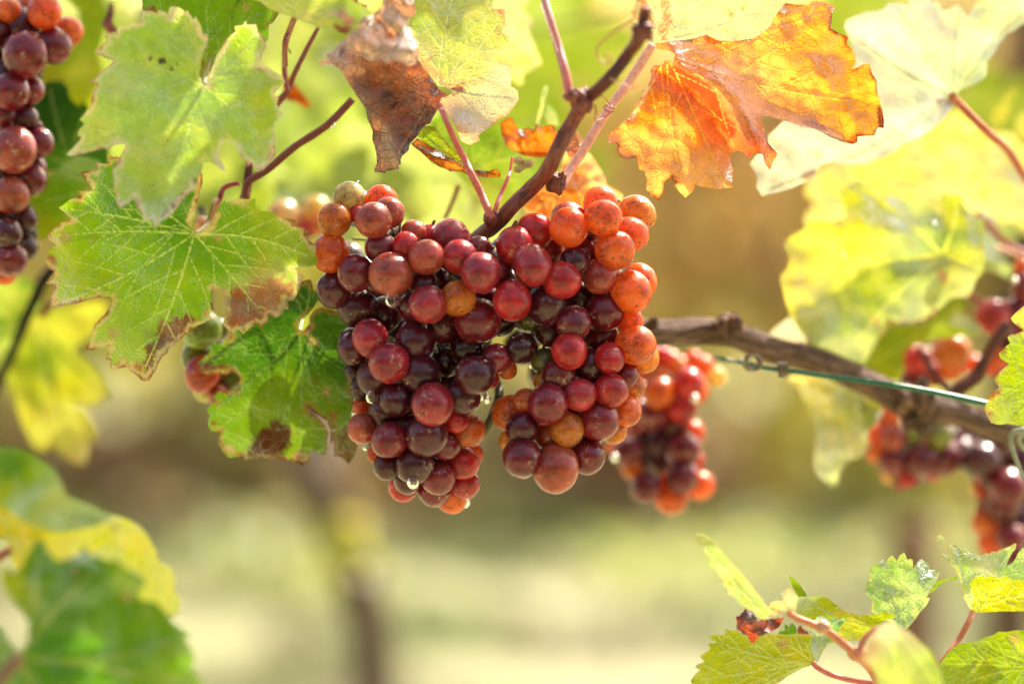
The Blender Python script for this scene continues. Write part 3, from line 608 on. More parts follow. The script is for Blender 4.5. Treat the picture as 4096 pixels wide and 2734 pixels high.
leaf(t, 'big backlit orange dead leaf folded along its middle', .955, H_out,
    [('30 300,400 500,300 600,900', '#e89a34'), ('30 200,700 0,500', '#df9448'), ('30 700,700 800,1000', '#e6962c'), ('20 1400,700 1600,850 1850,1100 2200,1350', '#cc4c08'), ('20 2200,650 2000,600 1700,450', '#e0a478'), ('20 2200,900', '#ecb48c'), ('20 1300,1000 1200,1100', '#e88a14'), ('20 1100,1300 1300,1400 1500,1250', '#eca968'), ('20 1700,1250', '#e8882a'), ('21 1600,50 1800,50', '#eab06c'), ('20 1900,400', '#d8781c'), ('30 50,1050 300,1080', '#d68c58')],
    M_dry, '20 1420,500', '30 680,50 960,950 800,1290 21 1600,220 1950,150 20 900,1270', step=10, tilt=(4, -8), und=5, vr=3.0, veincol='#e8b050', hue=.16, undl=150,
    edge=[('#a84a14', 13, -.1), ('#5a2010', 7, .05)],
    folds=[('20 1310,620 1560,740 1800,950 2000,1350', 55, 10), ('20 1480,560 1900,780 2150,1100 2250,1400', 60, -9), ('30 0,1080 300,1160 600,1270', 30, -7)],
    patches=[('20 1500,650 1750,800 2000,1200', '#b83804', 26), ('30 1020,1000 1050,1150', '#7a3c20', 14), ('30 700,340 650,300', '#a02c10', 8), ('30 850,1230 780,1290', '#b4622c', 14), ('30 350,1130 500,1180', '#a0501c', 14), ('20 1310,600 1270,700', '#f0c8a0', 7), ('20 1100,1080 1250,800', '#f2cfae', 7), ('20 2170,1420', '#7a1c08', 14), ('20 1800,350 1900,380', '#b05014', 18), ('30 240,730', '#b86028', 18)],
    petiole=[('20 1290,410', .957), ('20 1080,740 850,1060', .957), ('20 640,1400', .956), ('20 530,1560', .955), ('21 450,130 400,165', .95)], pcol='#f0b8a8', pr=(18, 20))
leaf(t, 'cream-yellow leaf with rust stains overlapping the orange leaf at the top', .945,
    "20 980,-120 985,0 1060,80 1160,200 1235,260 1262,390 1300,402 1480,370 1680,352 1780,318 1830,345 1890,372 2050,380 2220,352 2347,262 30 40,195 100,100 140,50 190,10 320,10 320,-120",
    [('20 1700,150 2000,200', '#e2e0a8'), ('20 1500,60', '#dcd9a0'), ('30 50,60', '#ead2a0'), ('20 2200,250', '#e4dfae'), ('20 1100,100', '#d8d090')], M_lit, '20 1300,400', '20 1340,-100 1800,-60 2300,100 1500,-100', tilt=(-6, 8), und=3, vr=2.2, veincol='#e8eab8',
    patches=[('20 1210,30 1230,150 1270,220', '#d28a50', 18), ('20 1400,50 1420,200 1380,320', '#dc9a68', 22), ('20 1080,90 1170,200', '#d89050', 8), ('20 2010,130', '#dda05c', 14), ('20 2120,80', '#e0a868', 8), ('20 1870,150', '#7a6a58', 4), ('20 1920,360 2040,378', '#c8a088', 9)], edge=[('#e8c8a0', 8, 0)])
E_out = "10 1665,790 1590,690 1480,545 1400,300 1430,-120 2180,-120 2170,80 2280,80 2285,150 2290,230 2250,300 2320,340 2310,400 2240,460 2200,500 2130,548 2240,565 2340,600 2335,660 20 -10,790 50,830 62,910 0,1005 10 2300,1060 2250,1080 2150,1160 2040,1240 2050,1290 1960,1330 1880,1290 1850,1210 1800,1110 1700,990 1690,930 1700,890 1760,880 1800,850 1740,800"
leaf(t, 'yellow-green leaf fading to cream with a small slit, right of the dead brown leaf', .968, E_out,
    [('10 1600,300 1900,300 1700,600', '#bccb58'), ('10 1550,500', '#d8c890'), ('10 2100,100 2200,300', '#c4cc60'), ('10 1500,200', '#b0c440'), ('10 2000,650', '#c8d068'), ('10 2150,850 2250,700 2100,950', '#f0e4c0'), ('10 1850,1050 1950,1250', '#eec8a4'), ('10 1800,950', '#eec0a0')], M_lit, '10 1665,790', '10 1820,-100 2270,120 2300,620 1400,500 20 20,900', tilt=(4, -4), und=3, vr=2.5, veincol='#dfe6a0',
    patches=[('10 1590,545', '#c87840', 9), ('10 1755,240', '#9a9058', 8), ('10 1520,560 1570,640', '#d8a878', 16), ('10 2220,100 2260,110', '#c88a48', 10), ('10 1800,830 1880,820', '#9c4a28', 13), ('10 1700,770 1900,770', '#d09868', 7), ('10 1620,640 1700,740', '#d8b080', 14), ('10 1820,680', '#d8b888', 12), ('10 1700,430 1700,540', '#fffbe0', 2), ('10 2050,1250 2250,1100', '#d8904c', 12)], edge=[('#e0b080', 10, 0)],
    bumps=[(1850, 520, 70, -6)],
    petiole=[('10 1680,960', .965), ('10 1750,1120 1830,1300 1920,1480', .96), ('11 1970,20 2060,200', .957), ('11 2130,360 2165,430', .953)], pcol='#d87a6c', pr=(13, 17))
leaf(t, 'crumpled dead leaf, lower red-brown part hanging to a twisted tip', .94,
    "10 640,560 700,500 900,400 1200,420 1450,480 1480,548 1550,640 1650,770 1680,820 1765,882 1700,900 1680,980 1640,1050 1600,1130 1550,1150 1480,1250 1420,1310 1400,1380 1340,1430 1325,1470 1330,1505 1300,1520 1315,1550 1200,1565 11 1180,20 1090,10 10 1085,1550 1110,1500 1100,1400 1065,1280 1070,1200 1020,1080 1010,1000 960,930 870,800 780,650 700,590",
    [('10 1200,700 1400,750', '#a4592c'), ('10 1200,950', '#5c2216'), ('10 1400,1000 1500,900', '#80402a'), ('10 850,650', '#b58060'), ('10 950,850', '#8a5a44'), ('10 1150,1250 1200,1400', '#a47c60'), ('10 1350,1200', '#6a3024'), ('10 1500,1050', '#502024')], M_brown, '10 1650,830', '10 1100,700 1150,1000 1150,1540', step=10, tilt=(-8, 14), und=7, undl=110, vr=2.2, veincol='#9c6a48', hue=.24, sec=True,
    folds=[('10 1220,1150 1260,1350 1330,1500', 24, -4), ('10 1080,1100 1330,850 1400,1000', 32, 4), ('10 800,600 1000,900', 30, -4), ('10 1000,620 1250,600 1300,900', 28, 3)], patches=[('10 780,620 950,650', '#cf9a78', 22), ('10 1250,900 1200,880', '#4a1810', 22), ('10 1500,1200 1350,1420', '#4a1c1e', 18), ('10 1090,1140 1200,1250 1290,1500', '#b08a6c', 16)], edge=[('#4a1c18', 8, -.1)])
leaf(t, 'pale tan upper fold of the crumpled dead leaf', .915,
    "10 1180,-80 1440,-60 1440,0 1455,60 1470,115 1430,160 1385,190 1410,260 1450,340 1480,430 1492,520 1460,590 1400,605 1340,572 1250,560 1190,590 1150,545 1050,560 930,510 830,440 790,500 760,570 680,585 640,590 590,600 580,560 645,555 625,510 720,450 830,340 930,260 950,200 1000,160 1080,135 1150,70",
    [('10 1250,200 1150,300', '#d8b08c'), ('10 1000,400 1200,450', '#b8967c'), ('10 1350,450', '#e4bca4'), ('10 1400,80', '#c89068'), ('10 750,500', '#c8a49c')], M_brown, '10 1180,150', None, step=10, tilt=(4, -22), und=8, undl=120, hue=.14, vr=0,
    folds=[('10 1120,180 1240,330', 16, 3), ('10 830,440 1150,540', 28, 3), ('10 1000,200 1050,520', 34, -3), ('10 1380,190 1250,0', 30, 3), ('10 1350,250 1450,560', 30, -3)], patches=[('10 1130,190 1200,270 1240,325', '#7a2c14', 5), ('10 1170,590', '#2a100c', 10), ('10 800,450 780,540', '#4a1c18', 9), ('10 1060,465', '#5a2c28', 3), ('10 1105,280', '#6a3420', 5)], edge=[('#c09078', 10, 0)])
leaf(t, 'curled orange scrap of leaf tucked behind the cane', .985,
    "10 2240,1130 2300,1080 20 0,1075 30,1150 80,1190 150,1170 205,1195 215,1145 235,1140 265,1165 330,1145 380,1145 400,1200 460,1215 500,1300 420,1420 350,1442 200,1440 100,1425 0,1370 10 2290,1340 2250,1230",
    [('20 100,1250 350,1250', '#dc7c1c'), ('20 250,1380', '#a44a12'), ('20 100,1350', '#e08c28'), ('10 2280,1200', '#c8641c')], M_dry, '20 200,1420', '20 100,1180 350,1180 10 2260,1150', step=10, und=6, undl=90, vr=1.8, veincol='#c86a18', edge=[('#6a2c14', 8, -.1)], folds=[('20 0,1390 350,1400', 20, 8)])
leaf(t, 'tan-brown curled rim of leaf right of the cane', .97, "20 490,1380 520,1260 570,1190 600,1230 615,1320 635,1380 620,1448 560,1440 515,1425", ['#b8844c', '#8a5a3c', '#c89858'], M_brown, step=8, und=5, undl=60, vr=0)
leaf(t, 'broad glowing orange leaf behind the top of the bunch', 1.01,
    "20 600,1200 500,1350 440,1568 21 280,120 110,330 130,370 280,400 370,430 500,520 700,520 900,520 1020,260 1015,215 930,165 870,135 850,60 820,0 20 700,1400 640,1270",
    [('21 500,120 600,250', '#e07c20'), ('21 300,350 250,320', '#9c5228'), ('21 800,50 20 680,1400', '#e8c0a0'), ('20 550,1350', '#c46a20'), ('21 600,50', '#d46c18')], M_dry, '21 480,130', '21 900,180 200,360 20 640,1300 21 820,20', step=11, und=7, undl=120, vr=2.4, veincol='#e8d080', patches=[('21 740,100', '#c8b890', 14)], edge=[('#e8c8a0', 12, -.1)],
    petiole=[('21 480,130', 1.008), ('21 450,160 420,140', .99)], pcol='#c86a5c', pr=10)
leaf(t, 'yellow-green leaf glowing behind the pink stalks', 1.015,
    "10 1640,1080 1560,1180 1500,1300 1620,1500 11 1750,-60 1850,30 2000,200 2090,300 2200,380 2300,360 21 0,330 90,270 180,130 20 420,1568 450,1400 480,1240 300,1140 150,1150 10 2200,1160 1900,1150 1750,1000",
    [('10 1800,1300 2100,1300', '#9cc024'), ('10 2200,1500', '#a4c430'), ('11 2100,150', '#c8cc50'), ('20 100,1500', '#b4cc50')], M_far, '11 1900,60', '10 1650,1100 2200,1250 20 300,1400', und=4, vr=2.2, veincol='#d0dc70')
leaf(t, 'narrow folded green leaf with a fine brown hem under the dead leaf', .962,
    "10 1480,1250 1500,1200 1550,1152 1640,1160 1650,1185 1690,1260 1740,1300 1820,1385 1940,1460 1960,1510 1995,1565 1920,1540 1800,1450 1650,1350 1540,1300",
    [('10 1550,1220 1700,1350', '#b2c244'), ('10 1900,1500', '#a8b838')], M_fresh, '10 1990,1560', '10 1520,1220', step=9, und=2, vr=1.6, edge=[('#a87038', 7, -.2)])
leaf(t, 'brown leathery underside curl of the folded green leaf', .972,
    "10 1420,1318 1480,1262 1560,1310 1660,1375 1820,1460 1960,1560 11 2120,0 2200,-20 2245,20 2238,58 2150,58 2050,55 1960,42 1900,12 1780,5 10 1680,1530 1620,1490 1560,1440 1480,1370",
    ['#a8601c', '#7c3414', '#c47a28', '#5a2010'], M_dry, '11 2230,40', '10 1440,1320', step=9, und=4, undl=80, vr=1.8, veincol='#5a2010', edge=[('#3a140c', 8, -.2)])
stem([('20 0,1440 10 2330,1568', .962), ('11 2310,60 2250,200', .958), ('11 2210,300 2185,390', .954)], (5, 11), '#e08480', t, 'petiole')
stem([('11 1860,130 1800,280 1730,440', 1.03)], (11, 9), '#b05a4c', t, 'petiole')
leaf(t, 'small pale upright leaflet behind the node', 1.0, "20 215,1150 235,1040 262,960 265,880 285,800 310,778 332,795 322,870 300,940 280,1040 245,1150", ['#c8d890', '#b4c878'], M_lit, step=9, vr=0)
leaf(t, 'small green leaflet beside the upright one behind the node', 1.02, "20 310,945 360,980 410,1050 435,1150 330,1150 300,1050", ['#b4cc84', '#a4bc70'], M_lit, step=9, vr=0)
mb = MB()
for q, r_ in (('20 60,1470', .0022), ('20 150,1500', .0024), ('20 95,1530', .0018), ('20 60,1550', .002)): mb.ball(at(*pl(q)[0], .985), r_, lin('#c8c888'), 7, (1, 1, .8), .3)
mb.build('flower_bud', M_stem, t)
leaf(t, 'blurred lemon leaf behind the yellow-green one at the top', 1.06,
    "20 -700,-100 60,-60 160,0 130,50 85,85 140,130 205,190 150,265 200,400 240,500 270,590 190,640 100,685 100,770 60,792 -100,700 -400,600 -700,300", ['#e2e27c', '#f0ecb0', '#d4dc50'], M_lit, '20 -500,-50', '20 200,190 270,590 80,780', und=5, vr=1.5)

# ---- top-right shoot
t = thing('vine_shoot', at(4060, 640, 1.03), 'orange-brown shoot entering from the right edge with near-white and yellow leaves', 'vine shoot')
stem([('30 1690,880', 1.015), ('30 1760,960 2000,1200', 1.02), ('30 2200,1380', 1.03), ('31 2360,60', 1.04), ('31 2500,200', 1.05)], (17, 19), '#cc7450', t, 'petiole')
leaf(t, 'white-green leaf behind the orange leaf, sun glare put into its colour', 1.01,  # near-white tones put the overexposure by the sun into the leaf colour
    "30 700,250 715,190 800,150 900,110 1050,90 1100,40 1200,30 1290,60 1300,0 1480,-50 1500,30 1550,10 1600,90 1640,100 1740,45 1800,90 1830,160 1900,40 1940,20 2000,0 2347,-120 2500,-100 2400,180 2290,260 2265,280 2200,310 2110,420 2070,500 2010,560 2000,690 1960,740 1850,790 1760,830 1720,880 1690,990 1600,1100 1500,1190 1400,1250 1250,1310 1180,1380 1020,1450 900,1500 750,1510 600,1480 500,1510 450,1560 31 430,60 300,120 150,180 0,215 21 2290,230 2240,150 2250,60 20 2180,1500 2250,1420 2330,1400 30 0,1250 200,1050 600,1000 800,800 800,500",
    [('30 1000,400 900,300', '#f0ecd8'), ('30 1500,500', '#f0dcc0'), ('30 1300,900', '#e4ecd0'), ('30 1500,1000 1300,1200', '#f8f8ee'), ('30 1850,650', '#c4dcA8'.replace('A', 'a')), ('30 2000,200', '#dce0a0'), ('30 2000,400', '#f4f8ea'), ('30 500,1300', '#eef0dc')], M_lit, '30 1690,880',
    '30 1200,50 1750,60 2300,0 760,300 21 2280,200 30 1000,1440', tilt=(6, -10), und=6, vr=5, veincol='#c4d890', sec=False, folds=[('30 1690,880 2000,400 2330,100', 50, 8)],
    patches=[('30 1560,920 1680,960', '#c88c74', 12), ('31 430,20 330,60', '#c4703c', 12)])
leaf(t, 'broad lemon-yellow leaf at the right, behind the mottled green one', 1.12,
    "31 330,165 350,240 430,270 330,440 400,560 300,700 500,900 900,1000 1500,900 1700,700 1880,420 1940,360 2050,400 2150,480 2250,450 2330,560 2500,600 2500,-200 30 2340,1340 2300,1320 2250,1230 2130,1210 1960,1200 1870,1100 1730,1000 1600,1100 1400,1250 1180,1380 1020,1450 800,1400 500,1500 450,1550",
    ['#f0e270', '#f4e894', '#e8dc54', '#f6ecb0'], M_lit, '31 1500,200', '31 350,250 700,800 2300,450 30 700,1450', tilt=(0, 0), und=8, vr=3, veincol='#f0e8a0', sec=False)
leaf(t, 'mottled yellow-green leaf with curled brown rim, right of centre', 1.045,
    "31 400,440 560,470 700,440 720,400 680,280 645,175 700,165 780,100 850,80 900,140 1000,280 1130,230 1350,300 1500,310 1590,400 1575,250 1600,195 1700,220 1760,220 1810,330 1900,440 1940,415 1985,440 1985,520 1990,760 1975,930 1900,1010 1870,1110 1820,1160 1690,1160 1600,1240 1540,1320 1400,1400 1200,1410 1120,1390 1100,1330 1100,1390 1030,1450 980,1568 32 950,60 900,160 870,220 790,270 720,290 650,310 640,250 560,250 510,200 500,120 400,60 370,0 31 200,1330 160,1200 140,1100 110,980 180,880 200,800 150,700 180,620 260,570 330,530",
    [('31 800,300 900,450', '#c4c81c'), ('31 1300,450', '#c4d488'), ('31 500,800 300,1000', '#e8dc58'), ('31 800,700', '#ccc818'), ('31 1200,1000 900,1100', '#90a818'), ('31 1700,400 1750,800', '#b4bc20'), ('31 1400,700', '#b0cc70'), ('31 1800,950', '#c8cc80'), ('31 700,1400', '#b4cc50'), ('31 1350,1250 32 750,100', '#ccd898'), ('31 1640,640', '#5c8408')], M_lit, '31 1600,770',
    '31 150,1000 800,120 1750,250 1960,900 32 640,240', tilt=(10, 8), und=9, vr=6, veincol='#d4dc60', sec=False, folds=[('31 700,100 950,300 1250,700', 90, -3), ('31 1600,770 1000,820 400,1250', 50, 7)],
    patches=[('31 1120,1400 1400,1400 1560,1280', '#7a4428', 9), ('31 1570,920 1620,1000', '#c08a50', 14), ('31 1960,700', '#c08a58', 10), ('31 950,1330 1000,1400', '#c88c6c', 8), ('31 700,760', '#ecdca0', 10)])
leaf(t, 'white leaf lobe below the mottled leaf above the old cane, glare put into its colour', 1.06, "31 20,1500 60,1440 100,1410 200,1340 400,1350 520,1500 380,1560 200,1560 80,1540", ['#f4ecd8', '#fffaf0'], M_lit, vr=0)  # overexposed glow painted as a near-white leaf colour
leaf(t, 'yellow-green leaf low at the right above the green wire', 1.09, "31 1000,1540 1100,1420 1400,1400 1600,1250 1700,1170 1800,1180 1810,1280 1780,1380 1900,1440 1975,1490 1800,1510 1600,1530 1450,1550 32 1250,80 1250,260 1180,360 1080,350 840,260 900,150 980,20", ['#c4cc10', '#a8bc1c', '#d4d840'], M_far, '31 1800,1200', '32 1150,350 900,250', vr=3, sec=False, veincol='#d8dc70')
leaf(t, 'painted white glint of the low yellow-green leaf near the grapes at the right edge', 1.08, "31 1650,1400 1730,1290 1850,1340 1960,1420 1970,1490 1850,1480 1750,1430", ['#e4f0e0', '#c4d8a0'], M_lit, vr=0)  # highlight on the low leaf, painted as a separate near-white bit
stem([('31 1910,380 2080,560 2230,700 2500,830', 1.10)], (18, 20), '#b0604c', t, 'cane')
stem([('31 2080,700 2210,740 2340,820', 1.09)], (11, 13), '#d09868', t, 'bunch_stalk')
stem([('31 1850,1120 1950,1210', 1.09)], (12, 12), '#b04848', t, 'bunch_stalk')
leaf(t, 'little two-tone green leaf between stalk and red grapes', 1.09, "31 1970,770 2080,830 2240,860 2255,930 2200,990 2100,930 1975,900", ['#b4c81c', '#dce8c0', '#9cb818'], M_fresh, vr=0)
leaf(t, 'narrow yellow leaf blade standing right of the orange stalk', 1.10, "30 2260,790 2300,830 2250,920 2180,1100 2130,1230 2030,1140 2060,1000 2140,900 2210,820", ['#d8d050', '#c8c850'], M_far, vr=0)
leaf(t, 'pale yellow leaf cut by the right edge under the narrow blade', 1.11, "30 2340,1020 2280,1080 2270,1200 2347,1330 2480,1300 2480,1000", ['#dcd858', '#e8e080'], M_far, vr=0)
leaf(t, 'half leaf cut by the right edge, green with rust-brown hem', .958, "31 2347,1230 2240,1330 2225,1350 2250,1390 2310,1440 2340,1460 2220,1500 2195,1525 32 2220,10 2160,60 2115,105 2130,150 2210,200 2130,260 2070,330 2085,370 2120,410 2050,460 2010,550 1972,600 2000,660 2040,740 2100,755 2190,745 2290,765 2347,758 2500,700 2600,300 31 2600,1200",
    [('32 2300,200 2250,350', '#b4c838'), ('32 2150,600', '#ccd070'), ('32 2300,650', '#c0cc50'), ('31 2320,1350', '#d4dc7c')], M_fresh, '32 2550,300', '32 2030,580 2120,120 2200,740 31 2240,1350', vr=2.2, veincol='#a8b048', edge=[('#dcc08c', 20, -.2), ('#a05a2c', 11, -.05)], patches=[('32 2040,480 2100,440', '#b0602c', 18), ('32 2030,650', '#c89070', 16), ('32 2165,80', '#9c4a24', 14), ('32 2290,420', '#2c2410', 3), ('32 2190,710', '#b8b0a8', 6)])
# ---- old horizontal cane with the leaf that hangs under it, wire and ties
t = thing('old_cane', at(3200, 1400, 1.02), 'weathered horizontal cane running from behind the grapes to the right edge', 'vine cane')
stem([('21 900,1400', 1.02), ('21 1200,1475', 1.02), ('21 1600,1475 2000,1490', 1.03), ('22 2347,60', 1.035), ('32 250,120 520,195', 1.04), ('32 850,340 1100,470', 1.05), ('32 1350,600', 1.05), ('32 1700,650 2000,740 2330,850 2500,900', 1.05)], (57, 60), '#d8d0cc', t, 'cane', mat=M_old, sides=20, rough=.22, n=12)
for q, r_, dd in (('21 1980,1420', .0046, 1.025), ('21 2050,1385', .0026, 1.02), ('21 1900,1420', .003, 1.025), ('21 1300,1385', .0022, 1.015), ('32 1330,560', .0078, 1.045), ('32 1450,520', .004, 1.035), ('32 1300,740', .003, 1.04), ('32 1420,800', .0026, 1.04)): lump(t, 'knot', q, dd, r_, (.8, .7, .6), ro=1.1, sd=r_*999, mat=M_old)
mb = MB(); mb.tube(smooth_path([at(*p, 1.02) for p in pl('21 1990,1400 2010,1350 2060,1370 2110,1440')], 4), .0012, 6, (1.2, .8, .5), rough=.6); mb.build('bark_flake', M_old, t)
stem([('32 1370,50', 1.07), ('32 1470,200 1600,390 1680,460', 1.07)], (14, 15), '#b87068', t, 'side_cane', mat=M_cane, rough=.15)
stem([('31 2200,1400 32 2060,20', 1.05), ('32 1960,230 1880,340 1740,440 1680,500', 1.055)], (26, 32), '#b89890', t, 'side_cane', mat=M_cane, rough=.2)
leaf(t, 'crinkled yellow leaf hanging from the old cane under the green wire', 1.06,
    "32 190,310 400,300 560,330 700,380 780,440 860,470 940,480 1030,550 1060,650 1000,720 930,800 920,950 880,1040 800,1060 720,1100 690,1160 660,1200 640,1280 610,1320 580,1335 540,1290 500,1260 430,1190 420,1080 440,900 430,750 370,660 340,550 310,500 280,440 200,380",
    [('32 400,400 500,550', '#f2e480'), ('32 650,700', '#d4d030'), ('32 850,550 900,650', '#94a80c'), ('32 550,950 600,850', '#e4ecc8'), ('32 550,1200', '#dce4a0'), ('32 820,950', '#f0e8a0'), ('32 930,530', '#d8dc40'), ('32 780,500', '#a8b410')], M_lit, '32 760,450', '32 250,380 580,1300 900,1000 430,1100 1040,650', tilt=(0, 8), und=8, undl=140, vr=4, sec=False, veincol='#e8e8a0', folds=[('32 760,450 740,800 600,1250', 40, 8)], patches=[('32 400,700', '#d09050', 8), ('32 330,580', '#d8a068', 7)])
t = thing('training_wire', at(3000, 1440, 1.0), 'green plastic-coated wire stretched beside the old cane', 'wire')
W_ = [('22 1850,140', 1.03), ('22 1950,158', 1.015), ('22 2200,205 2340,240', 1.01), ('32 250,270 600,320', 1.005), ('32 1100,385 1500,455', 1.0), ('32 1850,530 2050,575', 1.0), ('32 2347,650 2600,710', 1.0)]
stem(W_, (9, 14), '#12684c', t, 'strand', mat=M_wire, rough=0, n=8)
t = thing('wire_tie', at(3010, 1445, 1.01), 'small coiled metal tie looped on the wire right of the bunch', 'wire tie')
def ring(mb, c, r, th, col, ax=(0, 1, 0), n=20):
    a = Vector(ax).normalized(); b = a.orthogonal().normalized(); e = a.cross(b)
    mb.tube([c+(b*math.cos(q*2*math.pi/n)+e*math.sin(q*2*math.pi/n))*r+a*q*th*.02 for q in range(n+1)], th, 6, col)
mb = MB()
for k in range(3): ring(mb, at(*pl('22 2190,190')[0], 1.008)+Vector((k*.0006, -k*.0008, 0)), .0031, .0006, lin('#8a8068'), (.3, 1, .1))
mb.tube(smooth_path([at(*p, 1.008) for p in pl('22 1960,150 2040,170 2110,165 2190,240 2250,230')], 5), .0007, 6, lin('#a8a890')); mb.build('coil', M_metal, t)
t = thing('wire_clamp', at(3125, 1470, 1.005), 'dull metal clamp gripping the green wire under the cane', 'clamp')
mb = MB()
for k in range(5): ring(mb, at(*pl('32 %d,245' % (95+k*18))[0], 1.006), .0026, .0006, lin('#6a5c40'), (1, 0, .1))
mb.tube([at(*p, 1.0) for p in pl('32 90,300 150,310')], .0009, 6, lin('#6a5c40')); mb.build('coil', M_metal, t)
t = thing('tie_strap', at(4070, 1750, 1.0), 'grey-green rubber strap looped over the old cane at the right edge', 'strap')
stem([('32 2347,800 2250,830 2225,880', 1.0), ('32 2240,980 2300,1150 2360,1280', 1.0)], (13, 7), '#90947c', t, 'band', mat=M_wire)
stem([('32 2347,840 2300,900 2360,1000', 1.01)], (10, 6), '#a0a48c', t, 'band', mat=M_wire)

# ---- young shoot at the lower right
t = thing('young_shoot', at(3450, 2560, .95), 'young shoot with small fresh leaves in the lower right corner', 'vine shoot')
stem([('33 195,925', .925), ('33 300,980 480,1050', .92), ('33 620,1140 820,1310', .92), ('33 930,1420 1020,1568', .935), ('33 1100,1750', .95)], (13, 19), '#d88a60', t, 'cane', rough=.15)
stem([('33 820,1310 850,1220 900,1130 1000,1050', .91)], (15, 9), '#c88068', t, 'side_twig')
lump(t, 'node', '33 500,1045', .92, .0026, lin('#d8a07c'), (1.2, 1, 1), .4, 1, M_stem); lump(t, 'node', '33 825,1290', .92, .003, lin('#d88a60'), (1.2, 1, 1), .4, 2, M_stem)
leaf(t, 'narrow sword-like pale green leaf seen edge-on, pointing up left', .915,
    "23 1680,210 1700,190 1760,200 1850,260 1950,390 2100,550 2300,800 2347,870 2347,970 2270,975 2210,900 2100,840 2040,770 1980,740 1985,700 1930,650 1950,620 1900,580 1880,530 1820,490 1800,450 1830,420 1780,380 1740,330 1760,300 1700,260",
    ['#cfe0a4', '#b4d060', '#dfe8c0'], M_lit, '23 2330,940', '23 1700,210', tilt=(0, 20), und=2, vr=2, veincol='#d8e4a0', edge=[('#e0d888', 10, -.2)])
leaf(t, 'rust-red and orange withered scrap under the sword-like leaf', .935,
    "23 2140,875 2200,905 2240,960 2347,975 33 150,955 120,1020 80,1060 20,1092 23 2347,1100 2260,1130 2240,1165 2215,1195 2190,1190 2175,1160 2160,1120 2110,1110 2100,1085 2060,1070 2060,1000 2050,950 2100,925", ['#5a2c1c', '#c85008', '#3c1c18', '#8a3c14'], M_brown, step=9, und=6, undl=60, vr=0)
leaf(t, 'pale yellow-green leaf edge between the sword-like leaf and the shoot', .925, "23 2250,870 2347,850 33 20,830 60,810 140,790 130,750 110,740 150,720 190,680 205,670 270,760 260,860 230,940 190,945 0,965 23 2290,970", ['#e0dc80', '#f0e8b0', '#d4d848'], M_lit, step=9, vr=0, und=4, undl=80)
leaf(t, 'yellow-green toothed leaf with pale ribs in the lower right, left of the shoot', .95,
    "23 1640,1525 1680,1470 1720,1440 1675,1410 1700,1385 1760,1360 1725,1315 1740,1290 1820,1245 1800,1190 1880,1190 1830,1160 1800,1135 1870,1110 1950,1120 1955,1060 2010,1080 2060,1070 2110,1110 2190,1130 2347,1095 33 50,1110 150,1115 300,1105 410,1120 400,1200 430,1350 410,1380 280,1440 160,1510 60,1580 23 2200,1700 1900,1900 1650,1700",
    [('23 1900,1250 2100,1350', '#cfd42c'), ('23 1800,1450', '#d8dc50'), ('33 200,1250', '#ccd030'), ('23 2200,1500', '#c4cc24')], M_fresh, '33 410,1370', '23 1650,1530 1800,1140 33 20,1110 23 1960,1800 33 300,1120', tilt=(0, 6), und=3, vr=4, veincol='#e8eca0', edge=[('#e8e4a0', 9, -.2)],
    petiole=[('33 410,1370', .951), ('33 460,1420 600,1490', .948), ('33 800,1540 980,1568', .945), ('33 1200,1650', .945)], pcol='#d87c70', pr=11)
leaf(t, 'upright grey-green leaf with coarse teeth in the middle of the young shoot', .965,
    "33 1200,1050 1100,990 1000,940 950,905 955,800 900,740 875,705 905,690 900,640 935,610 930,540 950,480 1010,470 1050,428 1085,465 1100,420 1140,388 1185,440 1210,390 1250,362 1278,430 1300,420 1325,425 1335,505 1370,450 1405,420 1450,450 1480,490 1485,520 1530,515 1540,545 1578,540 1550,620 1500,700 1450,770 1485,782 1450,850 1400,900 1330,1000 1270,1065",
    [('33 1100,600 1200,500', '#9cc05c'), ('33 1300,700', '#b0d088'), ('33 1000,800', '#86b440'), ('33 1100,850', '#a8c880')], M_lit, '33 1230,1080', '33 950,500 1240,380 1560,560 1100,430 1480,790', tilt=(0, -18), und=4, undl=120, vr=2.4, veincol='#c8dc98', edge=[('#d0d470', 7, -.2)])
leaf(t, 'thin curled leaf tip reaching right from the grey-green leaf', .965, "33 1480,740 1530,660 1570,620 1640,600 1740,582 1745,592 1720,620 1700,605 1630,625 1570,660 1510,720", ['#b4cc48', '#a0c050'], M_fresh, step=8, vr=0)
leaf(t, 'long yellow leaf lying slantwise across the young shoot', .945,
    "33 275,775 350,765 430,770 435,752 500,760 580,800 650,855 665,880 820,935 1000,930 1080,915 1155,925 1150,970 1080,975 1050,1000 980,1050 860,1165 700,1172 640,1180 560,1190 480,1120 400,1060 300,1000 250,930 270,850",
    [('33 500,850 700,950', '#d8d830'), ('33 400,950', '#c8d040'), ('33 900,1000', '#d4d840'), ('33 320,800', '#d8e4c8')], M_fresh, '33 980,1050', '33 300,780 520,780 560,1180 650,870', und=3, vr=2.6, veincol='#e4e488', edge=[('#e8d890', 7, -.1)])
leaf(t, 'tiny pointed green leaf sticking up left of the yellow leaf', .95, "33 195,572 260,620 300,665 318,700 362,765 280,768 250,740 240,700 215,660", ['#a8c040', '#8cb030'], M_fresh, step=8, vr=0)
leaf(t, 'tiny saw-toothed green leaf behind the yellow-green leaf rim', .965, "33 90,1110 110,1080 155,1080 152,1012 180,1030 190,1048 210,1008 240,1020 262,1060 266,1110 180,1120", ['#78ac28', '#8cbc3c'], M_fresh, step=8, vr=0)
leaf(t, 'shred of dark brown dry leaf beside the saw-toothed leaf', .955, "33 270,1060 290,1030 305,1035 320,1065 372,1095 370,1112 275,1108", ['#5a2414', '#a85020'], M_brown, step=7, vr=0)
